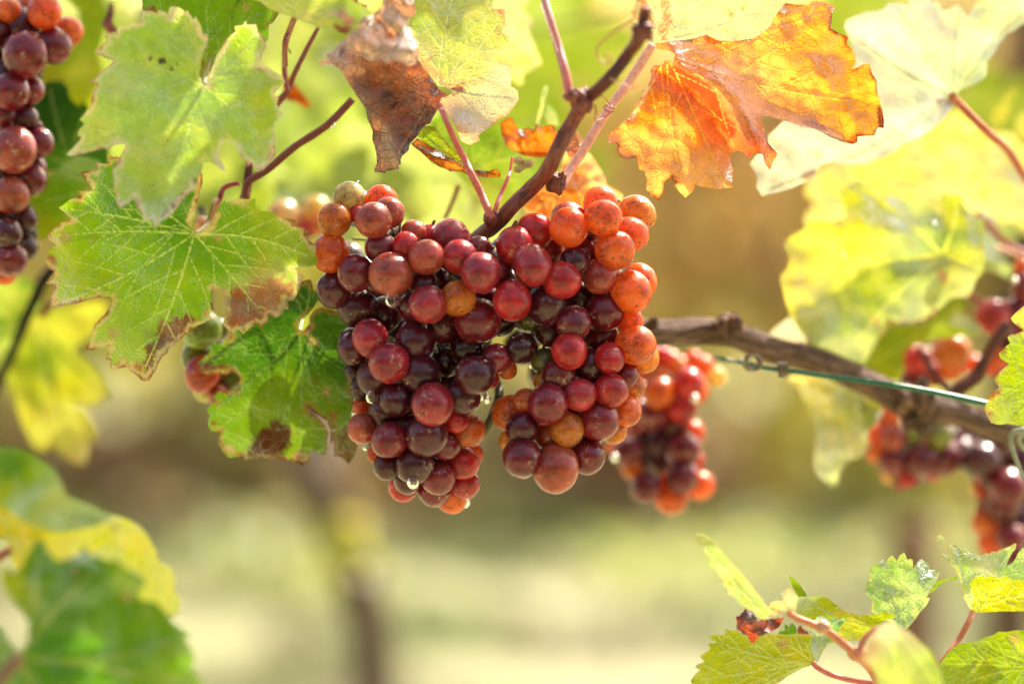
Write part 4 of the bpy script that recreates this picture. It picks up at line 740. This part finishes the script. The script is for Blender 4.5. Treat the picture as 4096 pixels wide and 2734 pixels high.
leaf(t, 'shiny blue-green drooping leaf under the node of the young shoot', .94,
    "33 430,980 450,950 485,938 520,950 560,975 600,960 635,975 690,955 720,980 650,1050 640,1080 580,1140 540,1210 500,1270 450,1370 410,1310 388,1225 400,1150 440,1100 378,1090 430,1050",
    [('33 480,980 460,1250', '#d4e8dc'), ('33 600,1020', '#68b038'), ('33 500,1150', '#8cc070')], M_lit, '33 600,1000', '33 450,1350 700,970', und=4, undl=80, vr=1.5)
leaf(t, 'large soft-focus leaf in front at the bottom with a pinkish upper corner', .865,
    "33 1080,1010 1130,990 1210,1040 1270,1080 1330,1120 1420,1200 1500,1280 1560,1380 1600,1500 1640,1700 1650,1900 990,1900 1010,1600 990,1490 940,1400 860,1340 900,1240 920,1180 980,1080",
    [('33 1200,1300 1300,1450', '#bcd450'), ('33 1050,1500', '#c8d860'), ('33 1100,1100', '#e8e4d0'), ('33 950,1250', '#c09a7c'), ('33 1300,1150', '#c8bc8c'), ('33 1500,1400', '#b4cc40')], M_lit, '33 1100,1030', '33 1250,1800 1550,1600 950,1400', und=4, vr=3, sec=False, veincol='#d4e080')
leaf(t, 'upright fresh green leaf with ragged tips at the right edge', .965,
    "33 1860,890 1800,790 1780,700 1760,600 1720,510 1680,480 1600,400 1588,368 1650,400 1690,440 1640,320 1590,290 1560,280 1538,255 1560,240 1550,215 1580,197 1610,230 1640,290 1680,340 1665,285 1690,300 1705,275 1720,295 1760,305 1800,345 1815,328 1840,355 1855,340 1880,360 1920,385 1960,390 2000,368 2030,375 2060,350 2095,360 2120,340 2220,305 2260,278 2278,285 2270,330 2220,400 2185,485 2240,460 2290,370 2335,318 2370,330 2450,300 2450,650 1920,900",
    [('33 1850,600', '#b8dc80'), ('33 2000,500', '#d0dcb4'), ('33 1800,450', '#b4d058'), ('33 2200,550', '#9cc858'), ('33 1600,270', '#dce488')], M_lit, '33 1880,890', '33 1580,210 1720,290 2260,290 2430,320', tilt=(0, -12), und=4, vr=2, veincol='#dce8b0', edge=[('#e0dc80', 8, -.1)],
    petiole=[('33 1885,890', .962), ('33 1840,1000 1760,1140', .957), ('33 1660,1290 1580,1395', .953), ('33 1540,1480 1560,1620', .955)], pcol='#d08468', pr=(12, 15))
leaf(t, 'bright yellow folded lobe in front of the ragged green leaf', .945,
    "33 1850,640 1890,600 1940,575 2000,590 2050,575 2120,600 2180,575 2250,610 2330,610 2450,640 2450,900 2200,900 2000,910 1900,908 1870,890 1885,780 1870,700",
    [('33 2000,700', '#e4e020'), ('33 2200,800', '#dcd81c'), ('33 1950,640', '#ece838'), ('33 2200,650', '#e8e060')], M_fresh, '33 1895,900', '33 1960,620 2150,640 2420,740', und=3, vr=3.2, veincol='#f0f090')
leaf(t, 'smooth olive-green leaf filling the bottom right corner', .94,
    "33 1560,1400 1640,1290 1700,1230 1750,1200 1830,1185 1920,1182 1990,1140 2080,1110 2110,1085 2180,1090 2250,1078 2450,1060 2450,1800 1650,1800 1590,1500",
    [('33 1900,1300 2100,1300', '#a8b80c'), ('33 1750,1400', '#b4c830'), ('33 2300,1100', '#c0d040'), ('33 2100,1500', '#9cb41c')], M_fresh, '33 2440,1420', '33 1580,1380 1950,1200 1700,1600 2150,1090', und=3, vr=4, veincol='#c8cc38', sec=True)
stem([('33 1600,1500 1680,1568 1750,1640', .945)], (9, 9), '#c86c6c', t, 'petiole')

# ---- big soft leaves at the lower left
t = thing('low_vine_shoot', at(60, 2600, .86), 'out-of-focus shoot at the lower left with large green and yellow leaves', 'vine shoot')
stem([('03 180,1320', .80), ('03 60,1450 -200,1700', .80)], (22, 24), '#8a5a48', t, 'cane')
stem([('03 -100,450 0,400 100,330', .85)], (22, 14), '#a85038', t, 'cane')
leaf(t, 'large blurred dark green leaf filling the bottom left corner', .83,
    "03 185,1320 90,1190 20,1050 -60,1000 -300,1100 -300,1800 1950,1800 1930,1650 1850,1568 1750,1430 1790,1350 1700,1150 1750,1110 1660,1050 1550,950 1440,820 1300,800 1260,740 1350,640 1280,560 1150,500 1060,420 1000,440 900,400 830,380 780,300 700,380 600,430 520,440 440,360 400,260 350,240 290,320 200,480 130,560 60,520 15,560 30,680 110,800 210,900 265,1000 250,1170",
    [('03 700,600 600,900', '#4c7c04'), ('03 900,700', '#5c8c08'), ('03 400,500', '#608c04'), ('03 1200,900 1300,1200', '#5c8c08'), ('03 1500,1300 1300,950', '#7c9c10'), ('03 600,1300', '#4c8410'), ('03 1000,1200', '#64940c'), ('03 1200,600', '#a4c060'), ('03 1600,1500', '#98bc50'), ('03 80,600', '#a8b008')], M_fresh, '03 185,1320',
    '03 900,500 1700,1130 1850,1600 350,300 400,1800', step=18, tilt=(0, 0), und=7, vr=12, gain=1.35, veincol='#8a9a38', sec=False, hue=.12)
leaf(t, 'blurred bright yellow leaf behind the dark green one at the lower left', .872,
    "03 -200,-300 0,-150 150,-80 400,0 700,60 900,30 1050,20 1150,50 1280,120 1370,230 1430,340 1450,430 1560,500 1610,600 1590,690 1650,780 1650,900 1500,1000 1000,1100 200,900 150,500 100,400 60,250 -30,200 -200,100",
    [('03 900,300 1200,400', '#ece030'), ('03 1400,600 1550,600', '#f0e060'), ('03 100,100 300,200', '#b4ac00'), ('03 500,250', '#dcd010'), ('03 1500,850', '#f0e468')], M_lit, '03 300,800', '03 1100,150 1600,650 100,100', gain=1.7, step=18, und=7, vr=0)
leaf(t, 'blurred pale green leaf above the yellow one at the left edge', .85,
    "02 -200,1000 0,960 150,965 280,1010 400,1100 480,1140 540,1230 600,1400 660,1430 800,1480 03 950,0 1060,50 900,110 700,160 600,180 400,150 300,120 150,30 50,-50 -200,-100",
    [('02 100,1150', '#4c8400'), ('02 350,1250', '#a8c420'), ('02 500,1400', '#d0dc98'), ('02 100,1450', '#bcd890'), ('03 500,80', '#d4e0a8'), ('02 50,1400', '#b8bc08'), ('03 800,60', '#c4d4b0')], M_fresh, '02 150,1500', '02 60,1010 450,1150 03 900,60', gain=1.2, step=18, und=7, vr=0)
t = thing('dark_cane', at(120, 1250, 1.12), 'dark brown cane slanting down at the left edge with a yellow-green leaf', 'vine cane')
stem([('01 600,800', 1.12), ('01 430,960 330,1150 240,1350', 1.12), ('01 150,1568', 1.13), ('02 0,330', 1.14), ('02 -150,700', 1.15)], (30, 22), '#5a4238', t, 'cane', mat=M_trunk)
stem([('01 460,1200 400,1300 350,1320', 1.12)], (24, 12), '#c8644c', t, 'shoot_stub', mat=M_cane)
leaf(t, 'blurred yellow-green three-lobed leaf hanging at the left below the grapes', 1.15,
    "01 200,1568 280,1400 330,1330 450,1270 700,1230 900,1190 985,1240 960,1330 880,1400 850,1500 02 720,10 660,100 780,170 870,260 920,330 960,400 990,500 880,570 760,580 620,560 700,600 780,620 830,700 900,820 890,880 820,910 810,1000 790,1110 740,1140 660,1100 560,1030 470,950 420,1010 370,1010 310,990 260,860 200,760 130,520 60,330 120,150",
    [('02 400,200', '#90ac00'), ('02 400,450 700,380', '#cccc00'), ('02 850,450', '#ecdc58'), ('01 600,1400 800,1250', '#f0e850'), ('02 600,850 500,700', '#f4e468'), ('02 200,600', '#dcd040'), ('02 720,1100', '#e8c888')], M_far, '01 350,1400', '02 950,470 750,1120 350,980', step=18, und=6, vr=3, sec=False)
leaf(t, 'blurred crumpled yellow-green leaf at the left edge below the grapes', 1.13, "01 -100,960 0,950 130,960 250,990 330,1040 370,1120 330,1250 250,1350 200,1450 120,1520 -100,1568", ['#d4dc70', '#6c9c00', '#dce060', '#94b800'], M_far, vr=0, und=8)
# ---- leaves just behind the left bunch
t = thing('vine_leaf_cluster', at(330, 700, 1.05), 'shadowed shoot between the left bunch and the big green leaves', 'vine shoot')
leaf(t, 'deep green shaded leaf low behind the spotted leaf', 1.06, "00 370,790 440,750 560,740 620,800 640,900 720,980 760,930 820,1000 1000,1200 1000,1568 420,1568 300,1300 280,1000", [('00 500,900 500,1200', '#2c5c04'), ('00 700,1300', '#4c7c04'), ('00 400,1400', '#5c8c0c')], M_fresh, '00 650,1500', '00 450,760 350,1400 800,1000', vr=2, sec=False)
leaf(t, 'bright green toothed leaf between bunch and large leaf', 1.03, "01 380,160 350,100 410,50 480,30 560,-60 640,-80 700,-150 900,-100 1000,0 1100,200 900,400 600,440 560,445 530,420 470,430 460,390 400,370 385,330 335,300 350,240 340,200", [('01 600,200', '#7cac14'), ('01 430,250', '#a0c030'), ('00 620,1480', '#b0c890')], M_fresh, '01 950,100', '01 350,280 550,440 00 500,1540', vr=2, sec=False)
leaf(t, 'olive-yellow leaf under the toothed one beside the bunch', 1.05, "01 230,200 400,250 600,400 640,500 560,600 470,590 400,635 330,620 260,580 240,400", ['#8ca00c', '#a0ac14', '#b4bc20'], M_fresh, vr=0)
leaf(t, 'lime-yellow leaf with green marks right of the bunch', 1.08, "00 560,-60 900,-60 980,100 900,500 1000,800 850,1000 820,1200 700,1100 620,950 600,800 400,760 340,730 370,600 500,560 620,500 680,400 740,250 720,100", [('00 700,100 850,300', '#a8c010'), ('00 700,620', '#dce050'), ('00 450,680', '#c0b41c'), ('00 700,900', '#d4d810'), ('00 620,560', '#94b80c')], M_far, '00 950,700', '00 600,0 400,700 700,1050', vr=0)
leaf(t, 'small dark brown withered leaf hanging above the spotted leaf', 1.03, "00 1000,30 1040,25 1050,120 1030,200 1070,260 1090,330 1000,330 930,230 950,190 980,120", ['#6a2c10', '#3c1c10'], M_brown, vr=0, step=9)
# ---- sunlit vine just behind: broad out-of-focus leaves
def vleaf(cx, cy, s, rot, seed):
    r = random.Random(seed); out = []; n = 84
    for i in range(n):
        a = 2*math.pi*i/n; b = ((a+math.pi) % (2*math.pi))-math.pi
        lob = max(math.exp(-((b-c_)/.34)**2)*h_ for c_, h_ in ((0, 1.0), (1.12, .86), (-1.12, .86), (2.15, .66), (-2.15, .66)))
        q = .50+.5*lob; q *= 1-.72*math.exp(-((abs(b)-math.pi)/.22)**2)
        q *= 1+.05*(1 if i % 4 < 2 else -1)+.04*r.uniform(-1, 1)
        x, y = math.sin(b)*q*s, math.cos(b)*q*s
        out.append((cx+x*math.cos(rot)-y*math.sin(rot), cy+x*math.sin(rot)+y*math.cos(rot)))
    return out
t = thing('grapevine', at(1500, 700, 1.35), 'sunlit lime-yellow vine foliage blurred close behind the grapes', 'vine')
stem([('00 -100,200 1200,500', 1.45), ('20 0,300 1500,-100', 1.4), ('30 500,-500', 1.4)], (14, 12), '#8a5a40', t, 'cane', mat=M_cane)
YG = [['#ccdc50', '#e0e890', '#b0cc30'], ['#b8d038', '#d4e070', '#94bc20'], ['#e0e8a4', '#d8e070', '#ecf0c0'], ['#98a824', '#b0bc38', '#c8d058'], ['#7c9818', '#94a820', '#acb830']]
BL = [(1230, 330, 330, .2, 1.42, 0), (1150, 120, 300, 2.2, 1.36, 2), (1330, 560, 260, -.6, 1.3, 1), (1120, 700, 330, .5, 1.36, 1), (1420, 250, 300, 2.8, 1.5, 4), (1390, 470, 240, .4, 1.48, 4), (1540, 640, 280, .1, 1.22, 2), (1330, 790, 300, -.4, 1.2, 0), (1640, 800, 250, .3, 1.2, 2), (1720, 620, 240, -.8, 1.3, 0), (1880, 900, 260, .3, 1.14, 2), (1000, 860, 280, .9, 1.25, 0), (880, 620, 260, .1, 1.25, 1), (1850, 520, 300, 2.9, 1.4, 3), (1720, 350, 300, 1.0, 1.5, 0), (480, 120, 280, .3, 1.35, 1), (360, 380, 260, 2.0, 1.4, 1), (200, 60, 300, 1.0, 1.4, 2), (560, 620, 260, .6, 1.35, 1), (1050, 430, 260, 1.3, 1.3, 0), (2180, 330, 300, 1.8, 1.75, 4), (2330, 120, 340, .8, 1.9, 3), (2250, 700, 260, .2, 1.8, 3), (2100, 50, 320, 2.8, 1.7, 1), (3420, 60, 300, 2.6, 1.8, 3), (4020, 420, 300, .3, 1.7, 3), (930, 900, 260, -.2, 1.2, 3), (100, 1300, 230, .4, 1.25, 1), (1950, 1080, 220, .3, 1.2, 2), (1150, 870, 230, 1.8, 1.22, 2), (1480, 900, 200, .6, 1.12, 0), (4000, 800, 260, .1, 1.3, 2), (3700, 700, 260, .5, 1.3, 2), (1200, 1290, 150, .3, 1.2, 3)]
words = ['lemon', 'lime', 'pale cream-yellow', 'fresh green', 'deep green']
for k, (x, y, s, ro, dd, ci) in enumerate(BL):
    o = leaf(t, words[ci]+' blurred leaf of the vine behind', dd, vleaf(x, y, s, ro, k), YG[ci], M_far, (x, y), [(x+s*.9*math.sin(a)*-1*1, y+s*.9*math.cos(a)) for a in (ro, ro+1.12, ro-1.12)], step=26, amp=2, tilt=(R_.uniform(-60, 60), R_.uniform(-60, 60)), und=9, vr=3, sec=False)

# unseen canopy, added above the view to shade the leaves at the left
t = thing('shade_canopy', (0, 1.12, 1.02), 'unseen leafy canopy added above the view to shade the left leaves', 'vine')
stem([('00 -600,-2300 2200,-3300', 1.12), ('20 1500,-3200 3800,-2600', 1.15)], (30, 24), '#c8a8a0', t, 'cane', mat=M_cane)
rr_ = random.Random(21)
for k in range(18):
    x, y, d_ = 1000+rr_.random()*1450, -1500+rr_.uniform(-160, 160), 1.0+.26*((k*.618) % 1)
    leaf(t, None, d_, vleaf(x, y, 400, rr_.uniform(-.6, .6), 300+k), YG[k % 4], M_far, (x, y), None, step=60, amp=0, tilt=(rr_.uniform(-40, 40), rr_.uniform(60, 130)), und=6, vr=0)

# ------------------------------------------------------------------ grapes
def grape_mesh(seed):
    mb = MB(); vs = []; n = 18
    mb.ball((0, 0, 0), 1, (1, 1, 1), n)
    for i, v in enumerate(mb.v):
        d = v.normalized(); k = 1+.030*noise.noise(d*1.1+Vector((seed*3.1, 0, 0)))+.012*noise.noise(d*2.6+Vector((0, seed, 0)))
        k *= 1-.05*math.exp(-((1-d.z)/.03)) ; mb.v[i] = Vector((d.x*k, d.y*k, d.z*k*(1.0+.035*(seed % 3))))
    # merge poles: keep ring topology but collapse via from_pydata + bmesh
    import bmesh
    me = bpy.data.meshes.new('grape'); me.from_pydata(mb.v, [], mb.f); bm = bmesh.new(); bm.from_mesh(me)
    bmesh.ops.remove_doubles(bm, verts=bm.verts, dist=1e-4); bmesh.ops.recalc_face_normals(bm, faces=bm.faces); bm.to_mesh(me); bm.free()
    me.polygons.foreach_set('use_smooth', [True]*len(me.polygons)); me.materials.append(M_grape); me.update(); return me
GM = [grape_mesh(i) for i in range(7)]
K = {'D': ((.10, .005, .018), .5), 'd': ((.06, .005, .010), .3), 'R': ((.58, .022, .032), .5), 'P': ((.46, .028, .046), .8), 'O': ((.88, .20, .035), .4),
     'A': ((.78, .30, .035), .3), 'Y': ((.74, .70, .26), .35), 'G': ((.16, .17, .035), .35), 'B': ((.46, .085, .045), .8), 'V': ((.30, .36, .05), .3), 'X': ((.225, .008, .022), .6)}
def bunch(t, spec, d0, bulge=.022, axis=None, fill=0, tight=.82, stalkcol='#6a6434', maxd=.06, hull=None):
    G = []
    for tok in spec.split(';'):
        tok = tok.strip()
        if not tok: continue
        tile, rest = tok.split(' ', 1)
        for q in rest.split():
            a = q.split(','); ox, oy = int(tile[0])*1024, (0, 684, 1368, 2050)[int(tile[1])]
            G.append([ox+float(a[0])/2.292, oy+float(a[1])/2.292, float(a[2])/2.292*(1.1 if d0 > .99 else 1)*(1.05 if a[3][0] not in 'DdX' or a[3][1] == '0' else 1.13), a[3][0], int(a[3][1:] or 0)])
    xs = [g[0] for g in G]; ys = [g[1] for g in G]; G.sort(key=lambda g: g[4])
    cx = sum(xs)/len(xs); hw = (max(xs)-min(xs))/2+60
    placed = []
    for g in G:
        x, y, r, k, l = g
        loc = [h for h in G if abs(h[1]-y) < 130]; lx0, lx1 = min(h[0]-h[2] for h in loc), max(h[0]+h[2] for h in loc)
        rho = min(1, abs((x-(lx0+lx1)/2)/max(60, (lx1-lx0)/2)))
        z = bulge*rho*rho*.8+l*.0022
        for (px, py, pr, pz) in placed:
            p = math.hypot(x-px, y-py)*.98e-4; s = (r+pr)*.98e-4*tight
            if p < s: z = max(z, pz+math.sqrt(s*s-p*p)*(1 if l else .9))
        z = min(z, maxd); placed.append((x, y, r, z))
    if fill:
        n0 = len(placed); r = random.Random(3); nf = 0; back = []
        for _ in range(fill*40):
            if nf >= fill: break
            g = r.choice(placed); x, y = g[0]+r.uniform(-70, 70), g[1]+r.uniform(-70, 70)
            near = [h for h in placed if math.hypot(h[0]-x, h[1]-y) < h[2]*1.9]
            near = [h for h in placed if math.hypot(h[0]-x, h[1]-y) < h[2]+85]
            if len(near) < 5 or not all(any((h[0]-x)*a_ > 15 and (h[1]-y)*b_ > 15 for h in near) for a_ in (1, -1) for b_ in (1, -1)): continue
            if sum(any(math.hypot(h[0]-x-76*math.cos(k_*.628), h[1]-y-76*math.sin(k_*.628)) < h[2]+(14 if r.random() < 2 else 0) for h in placed[:n0]) for k_ in range(10)) < 9: continue
            if 1850 < x < 2170 and 1390 < y < 2000 and d0 < .96: continue
            if any(math.hypot(b[0]-x, b[1]-y) < 58 for b in back): continue
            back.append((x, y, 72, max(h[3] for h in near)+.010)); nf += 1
            G.append([x, y, 72, 'd', 9]); placed.append(back[-1])  # hidden filler grapes, coloured extra dark for the shade in the gaps
    sx = [p for p in placed]
    mb = MB(); sc_ = lin(stalkcol)
    ctr = {}
    for (x, y, r, z) in placed: ctr.setdefault(int(y//150), []).append((x, z))
    spine = [(sum(a for a, b in v)/len(v), k*150+75, sum(b for a, b in v)/len(v)+.008) for k, v in sorted(ctr.items())]
    if len(spine) > 4: spine = spine[2:]
    if len(spine) > 1: mb.tube(smooth_path([at(a, b, d0+c) for a, b, c in spine], 5), .0019, 7, sc_, rough=.3)
    for i, (x, y, r, z) in enumerate(placed):
        g = G[i]; d = d0+z; rad = r/FOC*d
        o = bpy.data.objects.new('grape', GM[i % 7]); C.objects.link(o); P = at(x, y, d)
        o.parent = t; o.location = P-wloc(t); o.scale = (rad*R_.uniform(.95, 1.04), rad*R_.uniform(.95, 1.04), rad*R_.uniform(.97, 1.09))
        rr = random.Random(i*7+int(x)); s = min(spine, key=lambda s_: abs(s_[1]-y)+.3*abs(s_[0]-x)); hs = [h for h in placed if 5 < math.hypot(h[0]-x, h[1]-y) < r*2.4]
        hs.sort(key=lambda h: math.hypot(h[0]-s[0], h[1]-s[1])-(h[3]-z)*9000)
        h = hs[0] if hs else (s[0], s[1], r, s[2]); c_ = at(h[0], h[1], d0+h[3]+.002)
        axis_ = (c_-P).normalized()+Vector((rr.uniform(-.6, .6), rr.uniform(-.6, .5), rr.uniform(.1, 1.3)))
        o.rotation_mode = 'QUATERNION'; o.rotation_quaternion = axis_.to_track_quat('Z', 'X')
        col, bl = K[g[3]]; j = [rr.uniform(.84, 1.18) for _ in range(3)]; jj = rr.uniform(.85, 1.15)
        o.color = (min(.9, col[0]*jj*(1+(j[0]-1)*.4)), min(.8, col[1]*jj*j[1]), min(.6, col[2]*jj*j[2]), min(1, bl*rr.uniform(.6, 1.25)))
        up = P+axis_.normalized()*rad*.93; mb.tube(smooth_path([up, up+axis_.normalized()*rad*.5, (up+c_)/2+Vector((0, .002, .001)), c_], 3), [.0009]+[.0006]*8+[.0008], 5, sc_, rough=.2)
    mb.build('stalk', M_stem, t); return placed
t = thing('grape_bunch', at(2230, 850, .955), 'large sharp bunch of red and purple grapes in the centre, hanging in two lobes', 'grapes')
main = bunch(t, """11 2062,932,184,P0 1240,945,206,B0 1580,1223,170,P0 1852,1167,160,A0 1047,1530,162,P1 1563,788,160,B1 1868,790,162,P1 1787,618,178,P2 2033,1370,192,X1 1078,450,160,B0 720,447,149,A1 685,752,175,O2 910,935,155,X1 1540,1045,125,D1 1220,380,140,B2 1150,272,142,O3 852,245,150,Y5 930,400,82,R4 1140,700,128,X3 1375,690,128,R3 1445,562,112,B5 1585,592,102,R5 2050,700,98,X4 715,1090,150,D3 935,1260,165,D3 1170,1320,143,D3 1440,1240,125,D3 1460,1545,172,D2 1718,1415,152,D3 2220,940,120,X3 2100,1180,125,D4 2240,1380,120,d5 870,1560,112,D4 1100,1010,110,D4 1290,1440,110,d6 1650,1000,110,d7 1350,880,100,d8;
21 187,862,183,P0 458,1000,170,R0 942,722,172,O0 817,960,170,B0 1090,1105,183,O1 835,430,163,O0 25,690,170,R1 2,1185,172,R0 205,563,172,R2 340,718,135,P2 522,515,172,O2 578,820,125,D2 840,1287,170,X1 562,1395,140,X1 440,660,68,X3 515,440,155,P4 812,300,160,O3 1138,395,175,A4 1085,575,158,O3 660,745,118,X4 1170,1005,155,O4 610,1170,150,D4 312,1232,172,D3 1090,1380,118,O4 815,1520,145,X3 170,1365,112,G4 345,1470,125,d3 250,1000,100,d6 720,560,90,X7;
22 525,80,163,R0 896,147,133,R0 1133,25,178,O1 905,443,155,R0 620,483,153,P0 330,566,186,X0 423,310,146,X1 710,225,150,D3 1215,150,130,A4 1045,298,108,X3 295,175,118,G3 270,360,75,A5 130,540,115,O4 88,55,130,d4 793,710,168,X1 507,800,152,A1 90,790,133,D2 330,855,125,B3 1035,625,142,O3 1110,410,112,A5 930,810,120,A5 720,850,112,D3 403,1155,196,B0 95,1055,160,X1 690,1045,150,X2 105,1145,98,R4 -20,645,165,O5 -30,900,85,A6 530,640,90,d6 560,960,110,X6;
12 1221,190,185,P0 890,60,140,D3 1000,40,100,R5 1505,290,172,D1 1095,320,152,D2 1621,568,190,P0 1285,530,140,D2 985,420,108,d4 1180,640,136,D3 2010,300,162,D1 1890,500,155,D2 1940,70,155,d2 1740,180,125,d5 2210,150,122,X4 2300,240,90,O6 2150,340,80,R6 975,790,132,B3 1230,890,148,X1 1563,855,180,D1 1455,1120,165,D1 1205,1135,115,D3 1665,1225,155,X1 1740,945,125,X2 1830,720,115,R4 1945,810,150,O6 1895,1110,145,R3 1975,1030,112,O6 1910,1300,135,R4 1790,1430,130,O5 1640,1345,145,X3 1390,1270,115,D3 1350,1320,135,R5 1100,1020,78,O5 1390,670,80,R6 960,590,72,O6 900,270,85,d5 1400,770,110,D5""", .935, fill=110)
stem([('11 2000,650', .975), ('11 1700,900', .985), ('11 1650,1100', .985)], (13, 9), '#7a7a34', t, 'stalk')
stem([('11 1740,740 1450,650 1150,640 880,620', .985)], (7, 6), '#8a9a40', t, 'stalk')
t = thing('grape_bunch', at(2700, 1450, 1.08), 'soft-focus bunch of glowing red and orange grapes hanging behind, right of the centre bunch', 'grapes')
bunch(t, """22 1345,460,135,O0 1620,375,120,R0 1390,130,80,R3 1340,300,80,A2 1700,450,95,O3 1560,590,130,R1 1290,660,125,X1 1480,760,100,D1 1650,830,105,O2 1370,920,105,D1 1580,980,130,X0 1060,1000,110,X1 1210,930,85,D2 1350,1100,95,D2 1230,1330,130,X0 1560,1240,130,X0 1720,1310,122,O2 1460,1430,130,O2 1090,1150,90,A3 1690,1080,65,R4 1230,1110,85,D3 930,950,70,O3 1450,170,90,A3 1530,230,90,A3 1660,160,80,O3 1750,220,90,O3 1600,290,90,O3 1880,320,78,Y3 1390,1260,60,O4 1180,760,120,R2 1100,850,110,R3 1500,450,90,R3 1150,600,90,O3 1250,250,110,O4 1300,130,80,O4 1420,620,100,X3 1480,1120,90,X4 1150,470,100,R5""", 1.075, bulge=.018, fill=10)
t = thing('grape_bunch', at(100, 20, .97), 'tall dark red bunch cut off by the left edge', 'grapes')
bunch(t, """00 235,500,188,X0 410,110,142,O1 80,95,102,O2 490,420,142,X1 630,290,118,O3 210,235,142,D2 -30,300,110,D1 270,60,90,O4 100,840,145,X1 280,830,105,X3 30,1060,110,X1 230,1090,105,D3 130,1370,182,B0 360,1310,112,X3 300,1530,105,X4 -60,600,120,D3 -80,1000,120,D3 60,380,120,D3 190,680,110,D3 60,700,130,D2 -20,860,110,D2 120,1180,110,D3 300,1180,80,X3 -60,1250,120,D3 220,60,100,R4 320,420,110,d4;
01 100,220,152,B1 300,80,112,X3 70,570,122,D0 230,440,95,D3 220,700,105,d3 90,800,135,X1 40,930,100,O4 -60,400,110,D3 -80,750,120,D3 20,60,120,D2 160,480,100,D3 250,580,80,d3 0,700,110,D3""", .995, bulge=.014, fill=30)
t = thing('grape_bunch', at(830, 1350, 1.0), 'small bunch of green and dull red grapes half hidden behind the green leaves', 'grapes')
bunch(t, """01 1850,1450,160,V1 1845,490,72,Y2 2000,1450,90,G3;02 1800,130,118,V1 1850,290,146,B0 1885,440,100,Y3 2010,480,95,B2 2120,330,105,G3 1950,60,110,G3""", 1.005, bulge=.01)
t = thing('grape_bunch', at(1210, 820, 1.1), 'blurred pale green and amber grapes peeping over the big green leaf', 'grapes')
bunch(t, """11 250,400,125,Y1 560,345,105,Y1 600,480,92,A0 490,530,75,R2 400,560,80,R3 150,560,90,Y3 420,440,80,Y3""", 1.09, bulge=.01)
t = thing('grape_bunch', at(3500, 1500, 1.1), 'blurred amber and dark red bunch around the old cane at the right', 'grapes')
bunch(t, """32 1340,160,122,R0 1680,80,150,A1 1680,230,110,A2 1880,200,80,O3 1340,330,112,X2 1520,290,100,B3 1000,850,92,O1 1110,690,95,O2 1000,1020,92,A1 1150,880,112,B0 1330,840,92,V0 1570,850,115,V0 1150,1090,115,X0 1290,1240,82,R3 1500,1180,85,R3 1400,1080,132,X1 1600,1050,142,X1 1780,1020,115,D2 1820,880,105,D2 1450,1000,100,O4 1700,900,110,D4 1100,1230,62,Y4 1205,1310,42,B3""", 1.105, bulge=.012, fill=25)
t = thing('grape_bunch', at(3980, 1750, 1.1), 'deep purple bunch with glowing orange grapes at the right edge below the cane', 'grapes')
bunch(t, """32 1960,1090,155,D0 2100,930,135,D1 2290,1080,155,D1 1965,1345,85,O3 2200,1330,155,X0 2150,1500,130,X1 2080,1240,120,D2 2420,1300,150,D1 2350,880,120,X2;33 1990,100,110,O1 2120,90,90,O2 2050,270,120,O1 2230,230,115,X0 2300,60,120,D1 2270,400,95,X1 1985,0,75,R2 2420,200,130,D2 2400,420,120,D2""", 1.10, bulge=.012, fill=25)
t = thing('grape_bunch', at(4080, 1150, 1.08), 'round red grapes at the right edge above the half leaf', 'grapes')
bunch(t, """31 2060,1330,145,R0 2250,1300,105,X1 2360,1060,115,X1 2340,890,75,O2 2160,1480,95,X3 2440,1250,120,X3 2330,1480,110,R4;32 2130,150,85,O1 2060,240,55,O2 2250,60,90,X2""", 1.085, bulge=.01)

# ------------------------------------------------------------------ water drops
def drop(q, d, r, label, sq=(1, 1, 1.15)):
    mb = MB(); mb.ball((0, 0, 0), 1, (1, 1, 1), 12)
    P = at(*pl(q)[0], d); vs = []
    for v in mb.v:
        k = 1.0-.25*max(0, v.z)**2; vs.append(P+Vector((v.x*k*sq[0], v.y*k*sq[1], v.z*sq[2]))*r)
    o = mesh_obj('water_drop', vs, mb.f, M_water); props(o, label, 'water drop', 'drops hanging on the grapes'); return o
for q, d, r, lb in (('11 1255,1172', .936, .0032, 'wide amber drop hanging under the big brown-pink grape'), ('12 2065,480', .945, .0022, 'clear drop under the dark grape beside the gap between the lobes'),
    ('12 2115,515', .985, .0019, 'blurred bright drop in the gap between the two lobes'), ('12 1915,1465', .985, .0021, 'bright drop on the lowest orange grape of the left lobe'),
    ('12 1065,500', .945, .0026, 'drop at the base of a brown grape on the left side of the bunch'), ('12 1440,1280', .945, .0024, 'drop below the glossy dark grape near the tip of the left lobe'), ('12 890,640', .97, .0008, 'tiny bead at the left rim of the bunch'),
    ('12 1000,968', .965, .001, 'tiny yellow-tinted bead under the long brown grape'), ('22 945,1055', 1.04, .0018, 'white blurred drop between the right lobe and the bunch behind'), ('22 1675,515', 1.05, .0018, 'white blurred drop on the bunch behind, upper right'),
    ('10 700,1140', .985, .0013, 'drop hanging from the thin brown side shoot'), ('31 2262,1000', 1.06, .0014, 'drop on the red grapes at the right edge'), ('22 180,200', .985, .0016, 'bright drop left of the green grape in the gap')):
    drop(q, d, r, lb)
